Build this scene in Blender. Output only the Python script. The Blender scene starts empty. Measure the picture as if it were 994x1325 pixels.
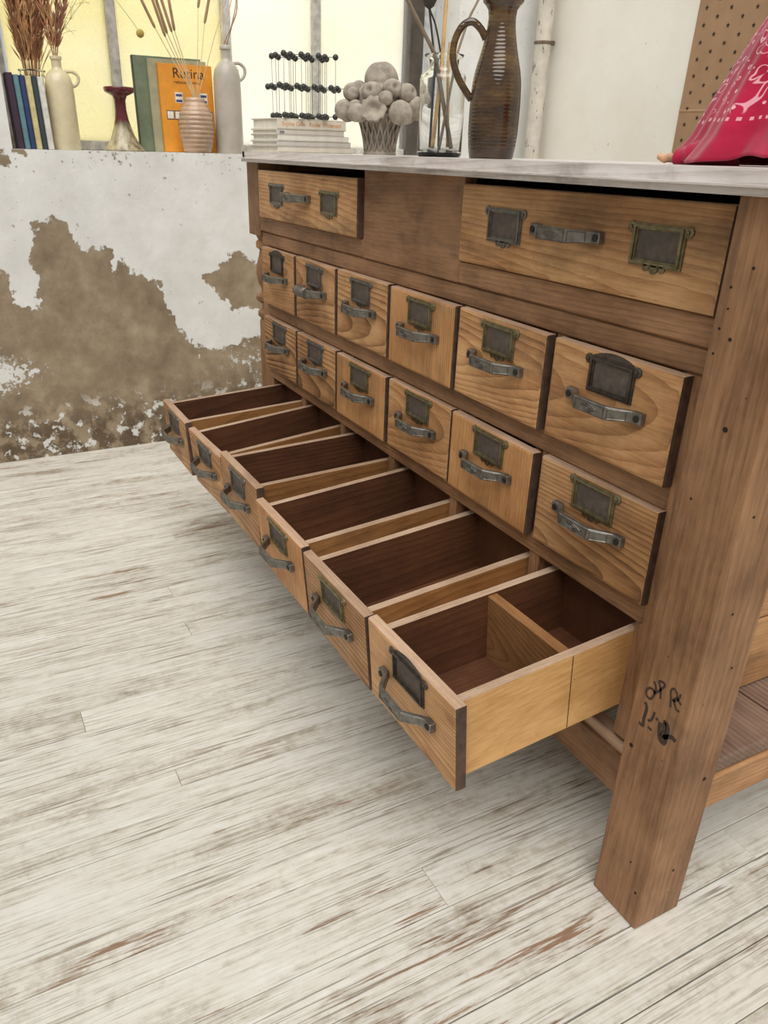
import bpy, bmesh, math, random
from mathutils import Vector, Matrix, Euler
random.seed(7)
scene = bpy.context.scene
C = scene.collection
R = math.radians

# ------------------------------------------------------------------ camera
cam = bpy.data.cameras.new('camera')
camo = bpy.data.objects.new('camera', cam); C.objects.link(camo)
camo.location = (0.45554, -0.66966, 0.94941)
camo.rotation_euler = (R(64.13387), R(-1.30569), R(62.63418))
cam.sensor_fit = 'HORIZONTAL'; cam.sensor_width = 36.0
cam.lens = 1001.2734 / 994 * 36.0
cam.shift_x = 20 / 994; cam.shift_y = 20 / 994
cam.clip_start = 0.02
scene.camera = camo

# ------------------------------------------------------------------ world, sun, exposure
world = bpy.data.worlds.new('sky'); scene.world = world
world.use_nodes = True
bg = world.node_tree.nodes['Background']
bg.inputs[0].default_value = (0.91, 0.955, 1.0, 1)
bg.inputs[1].default_value = 0.50
sun = bpy.data.lights.new('skylight_sun', 'SUN')
sun.energy = 3.1; sun.angle = R(56); sun.color = (1.0, 0.975, 0.94)
suno = bpy.data.objects.new('skylight_sun', sun); C.objects.link(suno)
suno.rotation_euler = Vector((-0.46, 0.27, -0.85)).to_track_quat('-Z', 'Y').to_euler()
day = bpy.data.lights.new('daylight_behind_window', 'AREA'); day.shape = 'RECTANGLE'; day.size = 3.2; day.size_y = 3.0; day.energy = 140; day.color = (1.0, 0.98, 0.93)
dayo = bpy.data.objects.new('daylight_behind_window', day); C.objects.link(dayo)
dayo.location = (-4.0, 0.3, 2.0); dayo.rotation_euler = (Vector((-2.4, 0.3, 1.5)) - dayo.location).to_track_quat('-Z', 'Z').to_euler()
scene.view_settings.view_transform = 'Standard'
scene.view_settings.look = 'None'
scene.view_settings.gamma = 1.0
scene.view_settings.exposure = 0.0
scene.view_settings.use_curve_mapping = False

# ------------------------------------------------------------------ helpers
def lin(c):
    return tuple(((v / 255) / 12.92 if v / 255 <= 0.04045 else ((v / 255 + 0.055) / 1.055) ** 2.4) for v in c) + (1.0,)

class NT:
    """small node-tree builder"""
    def __init__(s, name, rough=0.5, metal=0.0, spec=0.5):
        s.m = bpy.data.materials.new(name); s.m.use_nodes = True
        s.t = s.m.node_tree; s.b = s.t.nodes['Principled BSDF']
        s.b.inputs['Roughness'].default_value = rough
        s.b.inputs['Metallic'].default_value = metal
        s.b.inputs['Specular IOR Level'].default_value = spec
    def n(s, kind, **kw):
        nd = s.t.nodes.new(kind)
        for k, v in kw.items(): setattr(nd, k, v)
        return nd
    def l(s, a, b): s.t.links.new(a, b)
    def val(s, sock, v):
        if hasattr(v, 'is_output'): s.l(v, sock)
        else: sock.default_value = v
    def math(s, op, a, b=0.0, c=None, clamp=False):
        nd = s.n('ShaderNodeMath', operation=op); nd.use_clamp = clamp
        s.val(nd.inputs[0], a); s.val(nd.inputs[1], b)
        if c is not None: s.val(nd.inputs[2], c)
        return nd.outputs[0]
    def vmath(s, op, a, b):
        nd = s.n('ShaderNodeVectorMath', operation=op)
        s.val(nd.inputs[0], a); s.val(nd.inputs[1], b)
        return nd.outputs[0]
    def mapping(s, vec, loc=(0,0,0), rot=(0,0,0), scale=(1,1,1)):
        nd = s.n('ShaderNodeMapping'); s.l(vec, nd.inputs[0])
        nd.inputs[1].default_value = loc; nd.inputs[2].default_value = rot; nd.inputs[3].default_value = scale
        return nd.outputs[0]
    def noise(s, vec, scale, detail=4.0, rough=0.55, dist=0.0, out=0):
        nd = s.n('ShaderNodeTexNoise'); s.l(vec, nd.inputs['Vector'])
        nd.inputs['Scale'].default_value = scale; nd.inputs['Detail'].default_value = detail
        nd.inputs['Roughness'].default_value = rough; nd.inputs['Distortion'].default_value = dist
        return nd.outputs[out]
    def ramp(s, fac, stops):
        nd = s.n('ShaderNodeValToRGB'); s.l(fac, nd.inputs[0])
        e = nd.color_ramp.elements
        while len(e) < len(stops): e.new(0.5)
        for el, (p, c) in zip(e, stops):
            el.position = p; el.color = c if len(c) == 4 else c + (1,)
        return nd.outputs[0]
    def step(s, x, lo, hi):
        nd = s.n('ShaderNodeMapRange', interpolation_type='SMOOTHSTEP')
        s.val(nd.inputs[0], x); nd.inputs[1].default_value = lo; nd.inputs[2].default_value = hi
        return nd.outputs[0]
    def mix(s, fac, a, b, mode='MIX'):
        nd = s.n('ShaderNodeMix', data_type='RGBA', blend_type=mode)
        s.val(nd.inputs[0], fac); s.val(nd.inputs[6], a); s.val(nd.inputs[7], b)
        return nd.outputs[2]
    def bump(s, h, strength=0.3, dist=0.002):
        nd = s.n('ShaderNodeBump'); s.l(h, nd.inputs['Height'])
        nd.inputs['Strength'].default_value = strength; nd.inputs['Distance'].default_value = dist
        s.l(nd.outputs[0], s.b.inputs['Normal'])
    def color(s, c): s.val(s.b.inputs['Base Color'], c)
    def obj(s): return s.n('ShaderNodeTexCoord').outputs['Object']
    def pos(s): return s.n('ShaderNodeNewGeometry').outputs['Position']
    def rnd(s): return s.n('ShaderNodeObjectInfo').outputs['Random']

def wood(name, axis, light, mid, dark, ring=0.006, rough=0.55, contrast=1.0, blotch=0.35, grime=(70, 55, 45), grime_amt=0.25, spec=0.35):
    """aged softwood: growth rings round a tilted pith, fine fibre, blotches and grime; axis = grain direction"""
    N = NT(name, rough, spec=spec)
    o = N.obj(); r = N.rnd()
    cb = N.n('ShaderNodeCombineXYZ')
    N.l(N.math('MULTIPLY', r, 3.7), cb.inputs[0]); N.l(N.math('MULTIPLY', r, 7.3), cb.inputs[1]); N.l(N.math('MULTIPLY', r, 5.1), cb.inputs[2])
    v = N.vmath('ADD', o, cb.outputs[0])
    i = 'XYZ'.index(axis)
    st = [1.0, 1.0, 1.0]; st[i] = 0.07
    sv = N.mapping(v, scale=tuple(st))
    warp = N.noise(N.mapping(v, scale=tuple(0.35 if k == i else 1 for k in range(3))), 7.0, 2.0, out=1)
    sub = N.vmath('SUBTRACT', warp, (0.5, 0.5, 0.5))
    sc = N.n('ShaderNodeVectorMath', operation='SCALE'); N.l(sub, sc.inputs[0]); sc.inputs[3].default_value = 0.014
    # pith line offset per object, tilted a little so the rings run out in arches
    off = N.n('ShaderNodeCombineXYZ')
    for k in range(3):
        if k == i: continue
        N.l(N.math('MULTIPLY_ADD', N.math('FRACT', N.math('MULTIPLY', r, 13.7 + 9.1 * k)), 0.13, 0.045), off.inputs[k])
    rot = [R(2.6)] * 3; rot[i] = 0
    pv = N.mapping(N.vmath('ADD', N.vmath('ADD', o, off.outputs[0]), sc.outputs[0]), rot=tuple(rot))
    w = N.n('ShaderNodeTexWave', wave_type='RINGS', rings_direction=axis, wave_profile='SAW')
    N.l(pv, w.inputs['Vector']); w.inputs['Scale'].default_value = 2 * math.pi / (20 * ring)
    w.inputs['Distortion'].default_value = 0.7; w.inputs['Detail'].default_value = 2; w.inputs['Detail Scale'].default_value = 0.6
    ringv = N.math('POWER', w.outputs[1], 2.2)
    fib = N.noise(sv, 300, 5, 0.7)
    mid_n = N.noise(N.mapping(v, scale=tuple(0.22 if k == i else 1 for k in range(3))), 34, 5, 0.6)
    big = N.noise(v, 5.0, 5, 0.62)
    rc = N.math('MULTIPLY', N.math('MULTIPLY_ADD', N.math('FRACT', N.math('MULTIPLY', r, 37.3)), 0.42, 0.14), contrast)
    mixv = N.math('ADD', N.math('MULTIPLY', ringv, rc), N.math('MULTIPLY', N.math('MULTIPLY_ADD', fib, 1.7, -0.35), 0.36))
    mixv = N.math('ADD', mixv, N.math('MULTIPLY', N.math('SUBTRACT', mid_n, 0.5), 0.55))
    mixv = N.math('ADD', mixv, N.math('MULTIPLY', N.math('SUBTRACT', big, 0.5), blotch * 3.0))
    col = N.ramp(mixv, [(0.0, lin(light)), (0.34, lin(mid)), (0.80, lin(dark))])
    tint = N.math('MULTIPLY_ADD', r, 0.26, 0.90)
    cc = N.n('ShaderNodeCombineColor'); [N.l(tint, cc.inputs[k]) for k in range(3)]
    col = N.mix(1.0, col, cc.outputs[0], 'MULTIPLY')
    g = N.step(N.math('ADD', N.noise(sv, 22, 5, 0.65), N.math('MULTIPLY', N.noise(v, 11, 5, 0.65), 0.8)), 0.90, 1.20)
    col = N.mix(N.math('MULTIPLY', g, grime_amt), col, lin(grime))
    vo = N.n('ShaderNodeTexVoronoi'); N.l(v, vo.inputs['Vector']); vo.inputs['Scale'].default_value = 24
    hole = N.math('LESS_THAN', vo.outputs['Distance'], 0.03)
    col = N.mix(N.math('MULTIPLY', hole, 0.75), col, lin((35, 25, 20)))
    N.color(col)
    N.bump(N.math('ADD', N.math('MULTIPLY', ringv, 0.5), fib), 0.45, 0.0009)
    rr = N.math('MULTIPLY_ADD', big, 0.25, rough - 0.12); N.l(rr, N.b.inputs['Roughness'])
    return N.m

def plain(name, rgb, rough=0.5, metal=0.0, var=0.15, scale=30.0, bump=0.0, spec=0.5):
    N = NT(name, rough, metal, spec)
    f = N.noise(N.obj(), scale, 5, 0.6)
    a = tuple(max(0, c * (1 - var)) for c in rgb); b = tuple(min(255, c * (1 + var)) for c in rgb)
    N.color(N.ramp(f, [(0.25, lin(a)), (0.75, lin(b))]))
    if bump: N.bump(f, bump, 0.003)
    return N.m

def link(o, parent=None):
    C.objects.link(o)
    if parent is not None: o.parent = parent
    return o
def mesh_obj(name, me, mats=None, parent=None):
    o = bpy.data.objects.new(name, me)
    if mats is not None:
        for m in (mats if isinstance(mats, (list, tuple)) else [mats]): me.materials.append(m)
    return link(o, parent)
def bm_obj(name, bm, mats, parent=None, smooth=False, angle=None):
    bmesh.ops.recalc_face_normals(bm, faces=bm.faces[:])
    me = bpy.data.meshes.new(name); bm.to_mesh(me); bm.free()
    if smooth:
        me.polygons.foreach_set('use_smooth', [True] * len(me.polygons))
        if angle: me.set_sharp_from_angle(angle=R(angle))
    return mesh_obj(name, me, mats, parent)
def box_bm(x0, x1, y0, y1, z0, z1, bev=0.0, seg=1, bm=None, mi=0):
    own = bmesh.new()
    vs = [own.verts.new((x, y, z)) for x in (x0, x1) for y in (y0, y1) for z in (z0, z1)]
    for f in ((0,1,3,2),(4,6,7,5),(0,4,5,1),(2,3,7,6),(0,2,6,4),(1,5,7,3)): own.faces.new([vs[k] for k in f])
    if bev: bmesh.ops.bevel(own, geom=own.edges[:], offset=bev, segments=seg, profile=0.6, affect='EDGES')
    for f in own.faces: f.material_index = mi
    if bm is None: return own
    me = bpy.data.meshes.new('t'); own.to_mesh(me); own.free(); bm.from_mesh(me); bpy.data.meshes.remove(me)
    return bm
def merge(bm, other, M=None):
    if M is not None: bmesh.ops.transform(other, matrix=M, verts=other.verts[:])
    me = bpy.data.meshes.new('t'); other.to_mesh(me); other.free(); bm.from_mesh(me); bpy.data.meshes.remove(me)
def box(name, x0, x1, y0, y1, z0, z1, mat, parent=None, bev=0.0015, seg=1):
    return bm_obj(name, box_bm(x0, x1, y0, y1, z0, z1, bev, seg), mat, parent)
def lathe_bm(prof, n=40, cap=True):
    bm = bmesh.new(); rings = []
    for r, z in prof:
        rings.append([bm.verts.new((r * math.cos(2*math.pi*k/n), r * math.sin(2*math.pi*k/n), z)) for k in range(n)])
    for a, b in zip(rings, rings[1:]):
        for k in range(n): bm.faces.new((a[k], a[(k+1) % n], b[(k+1) % n], b[k]))
    if cap:
        bm.faces.new(rings[0][::-1]); bm.faces.new(rings[-1])
    return bm
def tube_bm(pts, rad, n=8, bm=None, cap=True):
    own = bm or bmesh.new(); P = [Vector(p) for p in pts]; rings = []
    rads = rad if isinstance(rad, (list, tuple)) else [rad] * len(P)
    up = Vector((0.31, 0.2, 0.93))
    for i, p in enumerate(P):
        t = (P[min(i+1, len(P)-1)] - P[max(i-1, 0)]).normalized()
        a = t.cross(up)
        if a.length < 0.05: a = t.cross(Vector((1, 0, 0)))
        a.normalize(); b = t.cross(a)
        rings.append([own.verts.new(p + (a * math.cos(2*math.pi*k/n) + b * math.sin(2*math.pi*k/n)) * rads[i]) for k in range(n)])
    for a, b in zip(rings, rings[1:]):
        for k in range(n): own.faces.new((a[k], a[(k+1) % n], b[(k+1) % n], b[k]))
    if cap: own.faces.new(rings[0][::-1]); own.faces.new(rings[-1])
    return own
def smooth_path(pts, k=6):
    P = [Vector(p) for p in pts]; out = []
    for i in range(len(P) - 1):
        a, b, c, d = P[max(i-1, 0)], P[i], P[i+1], P[min(i+2, len(P)-1)]
        for j in range(k):
            t = j / k
            out.append(0.5 * ((2*b) + (c-a)*t + (2*a-5*b+4*c-d)*t*t + (3*b-a-3*c+d)*t**3))
    out.append(P[-1]); return out
def empty(name, loc=(0,0,0), rotz=0.0):
    o = bpy.data.objects.new(name, None); o.location = loc; o.rotation_euler = (0, 0, rotz); o.empty_display_size = 0.05
    return link(o)
def tag(o, label, cat, group=None):
    o['label'] = label; o['category'] = cat
    if group: o['group'] = group
    return o
def structure(o): o['kind'] = 'structure'; return o
def text_bm(body, size, depth=0.0004):
    cu = bpy.data.curves.new('t', 'FONT'); cu.body = body; cu.size = size; cu.extrude = depth; cu.resolution_u = 3
    o = bpy.data.objects.new('t', cu); C.objects.link(o)
    dg = bpy.context.evaluated_depsgraph_get(); me = bpy.data.meshes.new_from_object(o.evaluated_get(dg))
    bm = bmesh.new(); bm.from_mesh(me); bpy.data.meshes.remove(me); bpy.data.objects.remove(o); bpy.data.curves.remove(cu)
    return bm

# ------------------------------------------------------------------ materials
BL, BM_, BD = (160, 120, 86), (122, 88, 60), (66, 45, 32)
body_x = wood('aged_body_wood_x', 'X', BL, BM_, BD, 0.007, contrast=0.35, grime_amt=0.6)
body_y = wood('aged_body_wood_y', 'Y', (192, 148, 104), (158, 116, 78), (104, 72, 48), 0.007, contrast=0.35, grime_amt=0.4)
body_z = wood('aged_body_wood_z', 'Z', BL, BM_, BD, 0.008, contrast=0.35, grime_amt=0.55)
honey = wood('honey_drawer_wood', 'X', (204, 160, 112), (167, 121, 78), (84, 54, 33), 0.0046, contrast=1.15, grime_amt=0.5, grime=(92, 72, 54))
honey_z = wood('honey_drawer_wood_z', 'Z', (206, 156, 104), (170, 120, 74), (94, 60, 36), 0.006, contrast=0.7, grime_amt=0.45, grime=(92, 72, 54))
side_wood = wood('drawer_side_wood', 'Y', (214, 170, 114), (188, 142, 88), (132, 92, 52), 0.003, contrast=0.35, grime_amt=0.15)
shaded_side = wood('shaded_drawer_side_wood', 'Y', (168, 120, 72), (140, 96, 54), (98, 64, 36), 0.006, contrast=0.6, grime_amt=0.35)  # darker copy of the side wood, shade between drawers put into the colour
inner_wood = wood('drawer_inner_wood', 'Y', (104, 66, 42), (82, 50, 32), (56, 34, 22), 0.008, contrast=0.6, grime_amt=0.3, grime=(40, 26, 18))  # dark brown inside, with some interior shade put into the colour
edge_wood = wood('worn_edge_wood', 'Y', (194, 168, 144), (166, 138, 114), (120, 94, 74), 0.004, contrast=0.5, grime_amt=0.3)  # paler, greyer wood for the upward edges
edge_x = wood('pale_edge_wood_x', 'X', (196, 166, 140), (170, 138, 112), (128, 98, 76), 0.004, contrast=0.5, grime_amt=0.35)
oak = wood('divider_wood', 'X', (168, 124, 80), (138, 96, 58), (90, 58, 34), 0.0018, contrast=0.5)
end_grain = plain('dark_end_grain', (78, 58, 46), 0.7, var=0.3, scale=60, bump=0.2)
shelf_wood = wood('grey_shelf_wood', 'X', (150, 124, 108), (122, 98, 84), (80, 62, 52), 0.006, contrast=1.0, grime_amt=0.3)
top_wood = wood('pale_counter_wood', 'X', (226, 220, 217), (208, 199, 193), (156, 142, 132), 0.010, rough=0.34, contrast=0.5, grime=(104, 88, 78), grime_amt=0.6, spec=0.5)
dark_hole = plain('dark_hole', (22, 17, 14), 0.9, var=0.2)
ink = plain('black_ink', (58, 45, 38), 0.8, var=0.25, scale=200)
def metal(name, c0, c1, rough):
    N = NT(name, rough, 0.75)
    f = N.noise(N.obj(), 90, 5, 0.65)
    N.color(N.ramp(f, [(0.3, lin(c0)), (0.7, lin(c1))])); N.bump(f, 0.15, 0.0006)
    return N.m
steel = metal('worn_pewter_metal', (92, 89, 83), (142, 138, 130), 0.42)
brass = metal('dull_brass_metal', (98, 90, 66), (152, 142, 110), 0.45)
blackiron = metal('dark_frame_metal', (64, 58, 54), (104, 94, 86), 0.5)
screw_m = metal('dark_screw_metal', (40, 38, 36), (70, 66, 62), 0.5)
card = plain('dark_label_card', (82, 72, 64), 0.6, var=0.25, scale=80)

# ------------------------------------------------------------------ floor
FX0, FX1, FY0, FY1 = -2.2165, 1.25, -2.0, 1.42
def floor_material():
    N = NT('worn_white_floor_paint', 0.45, spec=0.4)
    p = N.pos(); r = N.rnd()
    cb = N.n('ShaderNodeCombineXYZ'); N.l(N.math('MULTIPLY', r, 9.0), cb.inputs[1]); N.l(N.math('MULTIPLY', r, 4.0), cb.inputs[2])
    v = N.vmath('ADD', p, cb.outputs[0])
    s1 = N.mapping(v, scale=(1, 0.045, 1)); s2 = N.mapping(v, scale=(1, 0.22, 1))
    fine = N.noise(s1, 260, 4, 0.65)
    streak = N.noise(s1, 55, 5, 0.6)
    blot = N.noise(s2, 13, 6, 0.65)
    area = N.noise(p, 1.6, 3, 0.5)
    soft = N.noise(p, 34, 5, 0.7)
    long_ = N.noise(N.mapping(v, scale=(1, 0.014, 1)), 210, 4, 0.65)
    g = N.math('ADD', N.math('ADD', N.math('MULTIPLY', fine, 0.30), N.math('MULTIPLY', long_, 0.26)), N.math('ADD', N.math('MULTIPLY', blot, 0.24), N.math('MULTIPLY', N.noise(N.mapping(v, scale=(1, 0.55, 1)), 75, 6, 0.7), 0.20)))
    col = N.ramp(g, [(0.36, lin((233, 231, 225))), (0.50, lin((215, 210, 199))), (0.64, lin((164, 152, 131)))])
    hair = N.noise(N.mapping(v, scale=(1, 0.02, 1)), 330, 2, 0.5)
    hl = N.math('MULTIPLY', N.step(hair, 0.56, 0.63), N.step(N.noise(s2, 9, 5, 0.65), 0.38, 0.58))
    col = N.mix(N.math('MULTIPLY', hl, 0.72), col, lin((122, 106, 88)))
    tint = N.math('MULTIPLY_ADD', r, 0.07, 0.94)
    cc = N.n('ShaderNodeCombineColor'); [N.l(tint, cc.inputs[k]) for k in range(3)]
    col = N.mix(1.0, col, cc.outputs[0], 'MULTIPLY')
    grime = N.step(N.math('ADD', N.math('MULTIPLY', soft, 0.6), N.math('MULTIPLY', blot, 0.7)), 0.66, 0.90)
    col = N.mix(N.math('MULTIPLY', grime, 0.55), col, lin((134, 120, 96)))
    wear = N.math('ADD', N.math('ADD', N.math('MULTIPLY', fine, 0.55), N.math('MULTIPLY', streak, 0.45)), N.math('ADD', N.math('MULTIPLY', blot, 0.55), N.math('MULTIPLY', area, 0.35)))
    w = N.step(wear, 1.05, 1.13)
    bare = N.ramp(streak, [(0.35, lin((92, 70, 50))), (0.65, lin((138, 100, 70)))])
    col = N.mix(N.math('MULTIPLY', w, 0.85), col, bare)
    N.color(col)
    N.bump(N.math('SUBTRACT', N.math('MULTIPLY', fine, 0.6), N.math('MULTIPLY', w, 0.5)), 0.5, 0.0012)
    N.l(N.math('MULTIPLY_ADD', blot, 0.38, 0.14), N.b.inputs['Roughness'])
    return N.m
floor_m = floor_material()
floor = structure(box('floor', FX0 - 0.25, 2.4, FY0, FY1, -0.06, -0.0205, plain('subfloor', (60, 48, 38), 0.9), bev=0))
seams = [2.4, 2.33, 2.265, 2.2, 2.13, 2.06, 2.0, 1.93, 1.865, 1.8, 1.73, 1.66, 1.6, 1.53, 1.465, 1.4, 1.33, 1.25, 1.18, 1.11, 1.045, 0.985, 0.92, 0.855, 0.79, 0.72, 0.655, 0.59, 0.525, 0.46, 0.40, 0.335, 0.27, 0.21, 0.15, 0.0876, 0.0555, -0.0078, -0.0708,
         -0.1448, -0.2186, -0.2665, -0.319, -0.371, -0.4404, -0.49, -0.5345, -0.5755, -0.6166, -0.6845, -0.738, -0.8017, -0.86, -0.8962, -0.958, -1.0188, -1.0754, -1.133, -1.189]
while seams[-1] > FX0 + 0.07: seams.append(seams[-1] - random.uniform(0.052, 0.068))
seams[-1] = FX0
fixed = {-0.1448: -0.2079, -0.738: -0.60, -1.133: -0.3376, -0.958: -0.3436}
for a, b in zip(seams, seams[1:]):
    cuts = [FY0]
    y = fixed.get(a, random.uniform(-1.9, -0.95) if random.random() < 0.75 else random.uniform(-0.8, 0.3))
    cuts += [y, y + random.uniform(1.7, 2.4)] if y + 1.6 < FY1 + 0.6 else [y]
    cuts = [c for c in cuts if c < FY1 - 0.1] + [FY1]
    for y0, y1 in zip(cuts, cuts[1:]):
        dz = random.uniform(-0.0012, 0.0)
        gap = random.choice([0.0003, 0.0005, 0.0008]) if a != 0.0555 and b != 0.0555 else 0.0013
        box('floorboard', b + gap, a - gap, y0 + 0.0002, y1 - 0.0002, -0.0205, dz, floor_m, floor, bev=0.0007)

# ------------------------------------------------------------------ walls and window
WX = -2.2165; SILL = 0.935; GX = -2.40
def wall_material():
    N = NT('peeling_white_plaster', 0.85, spec=0.2)
    p = N.pos()
    sp = N.n('ShaderNodeSeparateXYZ'); N.l(p, sp.inputs[0]); y0, z0 = sp.outputs[1], sp.outputs[2]
    n1 = N.noise(p, 22, 8, 0.62); n2 = N.noise(N.mapping(p, loc=(3.1, 7.7, 1.3)), 22, 8, 0.62); med = N.noise(p, 60, 8, 0.7)
    y = N.math('ADD', y0, N.math('MULTIPLY', N.math('SUBTRACT', n1, 0.5), 0.10))
    z = N.math('ADD', z0, N.math('MULTIPLY', N.math('SUBTRACT', n2, 0.5), 0.15))
    def curve(pts):
        nd = N.n('ShaderNodeFloatCurve'); cv = nd.mapping.curves[0]
        q = [((a + 0.7) / 1.6, b) for a, b in pts]
        cv.points[0].location = (0, q[0][1]); cv.points[1].location = (1, q[-1][1])
        for a, b in q[1:-1]: cv.points.new(a, b)
        for pt in cv.points: pt.handle_type = 'VECTOR'
        nd.mapping.update()
        N.l(N.math('DIVIDE', N.math('ADD', y, 0.7), 1.6, clamp=True), nd.inputs['Value'])
        return nd.outputs[0]
    top = curve([(-0.7, .60), (-.55, .62), (-.515, .60), (-.495, .50), (-.44, .49), (-.43, .70), (-.39, .735), (-.343, .755), (-.315, .745), (-.303, .665), (-.278, .65),
                 (-.24, .66), (-.20, .655), (-.197, .585), (-.165, .61), (-.154, .59), (-.106, .574), (-.04, .54), (-.028, .46), (-.013, .393), (.03, .363), (.062, .31), (.124, .316), (.27, .33), (.9, .36)])
    up2 = curve([(-.7, 0), (.07, 0), (.088, .57), (.154, .58), (.212, .645), (.265, .60), (.35, .60), (.9, .5)])
    lo2 = curve([(-.7, 1), (.07, 1), (.09, .545), (.15, .50), (.19, .445), (.287, .435), (.9, .42)])
    d1 = N.math('SUBTRACT', top, z)
    d2 = N.math('MINIMUM', N.math('SUBTRACT', up2, z), N.math('SUBTRACT', z, lo2))
    bare = N.math('MAXIMUM', N.step(d1, -0.004, 0.004), N.step(d2, -0.004, 0.004))
    # patches of white that stayed low down, bare flakes higher up
    keepL = N.math('MULTIPLY', N.step(N.math('ADD', N.math('MULTIPLY', N.math('ABSOLUTE', N.math('SUBTRACT', z0, 0.29)), -2.2), N.math('ADD', N.math('MULTIPLY', y0, -1.1), N.math('MULTIPLY', med, 0.75))), 0.885, 0.925), 1.0)
    base = N.math('MULTIPLY', N.step(N.noise(N.mapping(p, loc=(1, 5, 3)), 24, 8, 0.62), 0.56, 0.60), N.math('SUBTRACT', 1.0, N.step(z0, 0.12, 0.22)))
    right = N.math('MULTIPLY', N.step(N.math('ADD', n1, N.math('MULTIPLY', med, 0.6)), 0.86, 0.93), N.math('MULTIPLY', N.step(y0, 0.10, 0.24), N.math('SUBTRACT', 1.0, N.step(z0, 0.36, 0.46))))
    white = N.math('MAXIMUM', N.math('MAXIMUM', keepL, N.math('MULTIPLY', base, 0.8)), right)
    bare = N.math('MULTIPLY', bare, N.math('SUBTRACT', 1.0, white))
    flake = N.step(N.math('ADD', N.math('ADD', med, N.math('MULTIPLY', n1, 0.55)), N.math('MULTIPLY', N.math('MULTIPLY', N.step(z0, 0.84, 0.945), N.math('LESS_THAN', z0, SILL + 0.002)), 0.085)), 0.95, 0.98)
    cornr = N.step(N.math('ADD', N.math('ADD', N.math('MULTIPLY', y0, -1.0), N.math('MULTIPLY', z0, 0.9)), N.math('MULTIPLY', n2, 0.45)), 1.475, 1.49); cornr = N.math('MULTIPLY', cornr, N.math('LESS_THAN', z0, SILL - 0.001))
    bare = N.math('MAXIMUM', bare, N.math('MAXIMUM', N.math('MULTIPLY', flake, 0.8), cornr))
    wc = N.ramp(N.noise(p, 6, 6, 0.65), [(0.3, lin((214, 213, 208))), (0.7, lin((236, 236, 233)))])
    bc = N.ramp(N.noise(p, 9, 7, 0.68), [(0.3, lin((122, 107, 88))), (0.52, lin((150, 134, 111))), (0.75, lin((178, 163, 140)))])
    dirty = N.math('MULTIPLY', N.step(N.noise(N.mapping(p, loc=(5, 2, 9)), 18, 8, 0.7), 0.42, 0.56), N.math('SUBTRACT', 1.0, N.step(z0, 0.06, 0.26)))
    bc = N.mix(N.math('MULTIPLY', dirty, 0.75), bc, lin((78, 62, 48)))
    col = N.mix(bare, wc, bc)
    N.color(col)
    N.bump(N.math('ADD', N.math('MULTIPLY', N.math('SUBTRACT', 1.0, bare), 1.0), N.math('MULTIPLY', med, 0.5)), 0.5, 0.006)
    return N.m
wall_m = wall_material()
WY0, WY1 = -0.440, 1.055     # window opening
bm = bmesh.new()
for q in ((-2.0, FY1 + 0.2, -0.06, SILL), (-2.0, WY0, SILL, 2.6), (WY1, FY1 + 0.2, SILL, 2.6), (WY0, WY1, 2.25, 2.6)):
    box_bm(GX - 0.08, WX, q[0], q[1], q[2], q[3], bm=bm)
wall_left = structure(bm_obj('wall_left', bm, wall_m))
def cream_wall():
    N = NT('cream_painted_plaster', 0.8, spec=0.25)
    p = N.pos(); f = N.noise(p, 3.5, 6, 0.6); m = N.noise(N.mapping(p, scale=(1, 1, 0.6)), 38, 6, 0.7)
    col = N.ramp(f, [(0.3, lin((236, 230, 216))), (0.7, lin((247, 244, 235)))])
    col = N.mix(N.math('MULTIPLY', N.step(m, 0.655, 0.70), 0.7), col, lin((140, 134, 122)))
    N.color(col); N.bump(m, 0.25, 0.004); return N.m
wall_back = structure(box('wall_back', WX, 2.4, FY1, FY1 + 0.2, -0.06, 2.6, cream_wall(), bev=0))

bm = bmesh.new(); box_bm(FX0 - 0.25, 2.6, FY0 - 0.22, FY0 - 0.02, -0.06, 1.0, bm=bm); box_bm(FX0 - 0.25, 2.6, FY0 - 0.22, FY0 - 0.02, 2.4, 2.6, bm=bm)  # unseen front wall, added to keep low sky light from under the counter
for x0, x1 in ((FX0 - 0.25, FX0 + 0.3), (-0.1, 0.2), (2.1, 2.6)): box_bm(x0, x1, FY0 - 0.22, FY0 - 0.02, 1.0, 2.4, bm=bm)
structure(bm_obj('unseen_wall_front', bm, bpy.data.materials['cream_painted_plaster']))
bm = bmesh.new(); box_bm(2.4, 2.6, FY0 - 0.02, FY1 + 0.2, -0.06, 1.0, bm=bm); box_bm(2.4, 2.6, FY0 - 0.02, FY1 + 0.2, 2.4, 2.6, bm=bm)  # unseen right wall, also added to block low-angle light
for y0, y1 in ((FY0 - 0.02, FY0 + 0.3), (-0.4, -0.15), (1.1, FY1 + 0.2)): box_bm(2.4, 2.6, y0, y1, 1.0, 2.4, bm=bm)
structure(bm_obj('unseen_wall_right', bm, bpy.data.materials['cream_painted_plaster']))
frame_m = plain('grey_window_steel', (176, 172, 164), 0.55, var=0.2, scale=40)
jamb_m = plain('brown_window_jamb', (74, 66, 58), 0.6, var=0.2, scale=30)
light_frame = plain('pale_grey_window_bar', (196, 196, 196), 0.5, var=0.15, scale=40)
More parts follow.
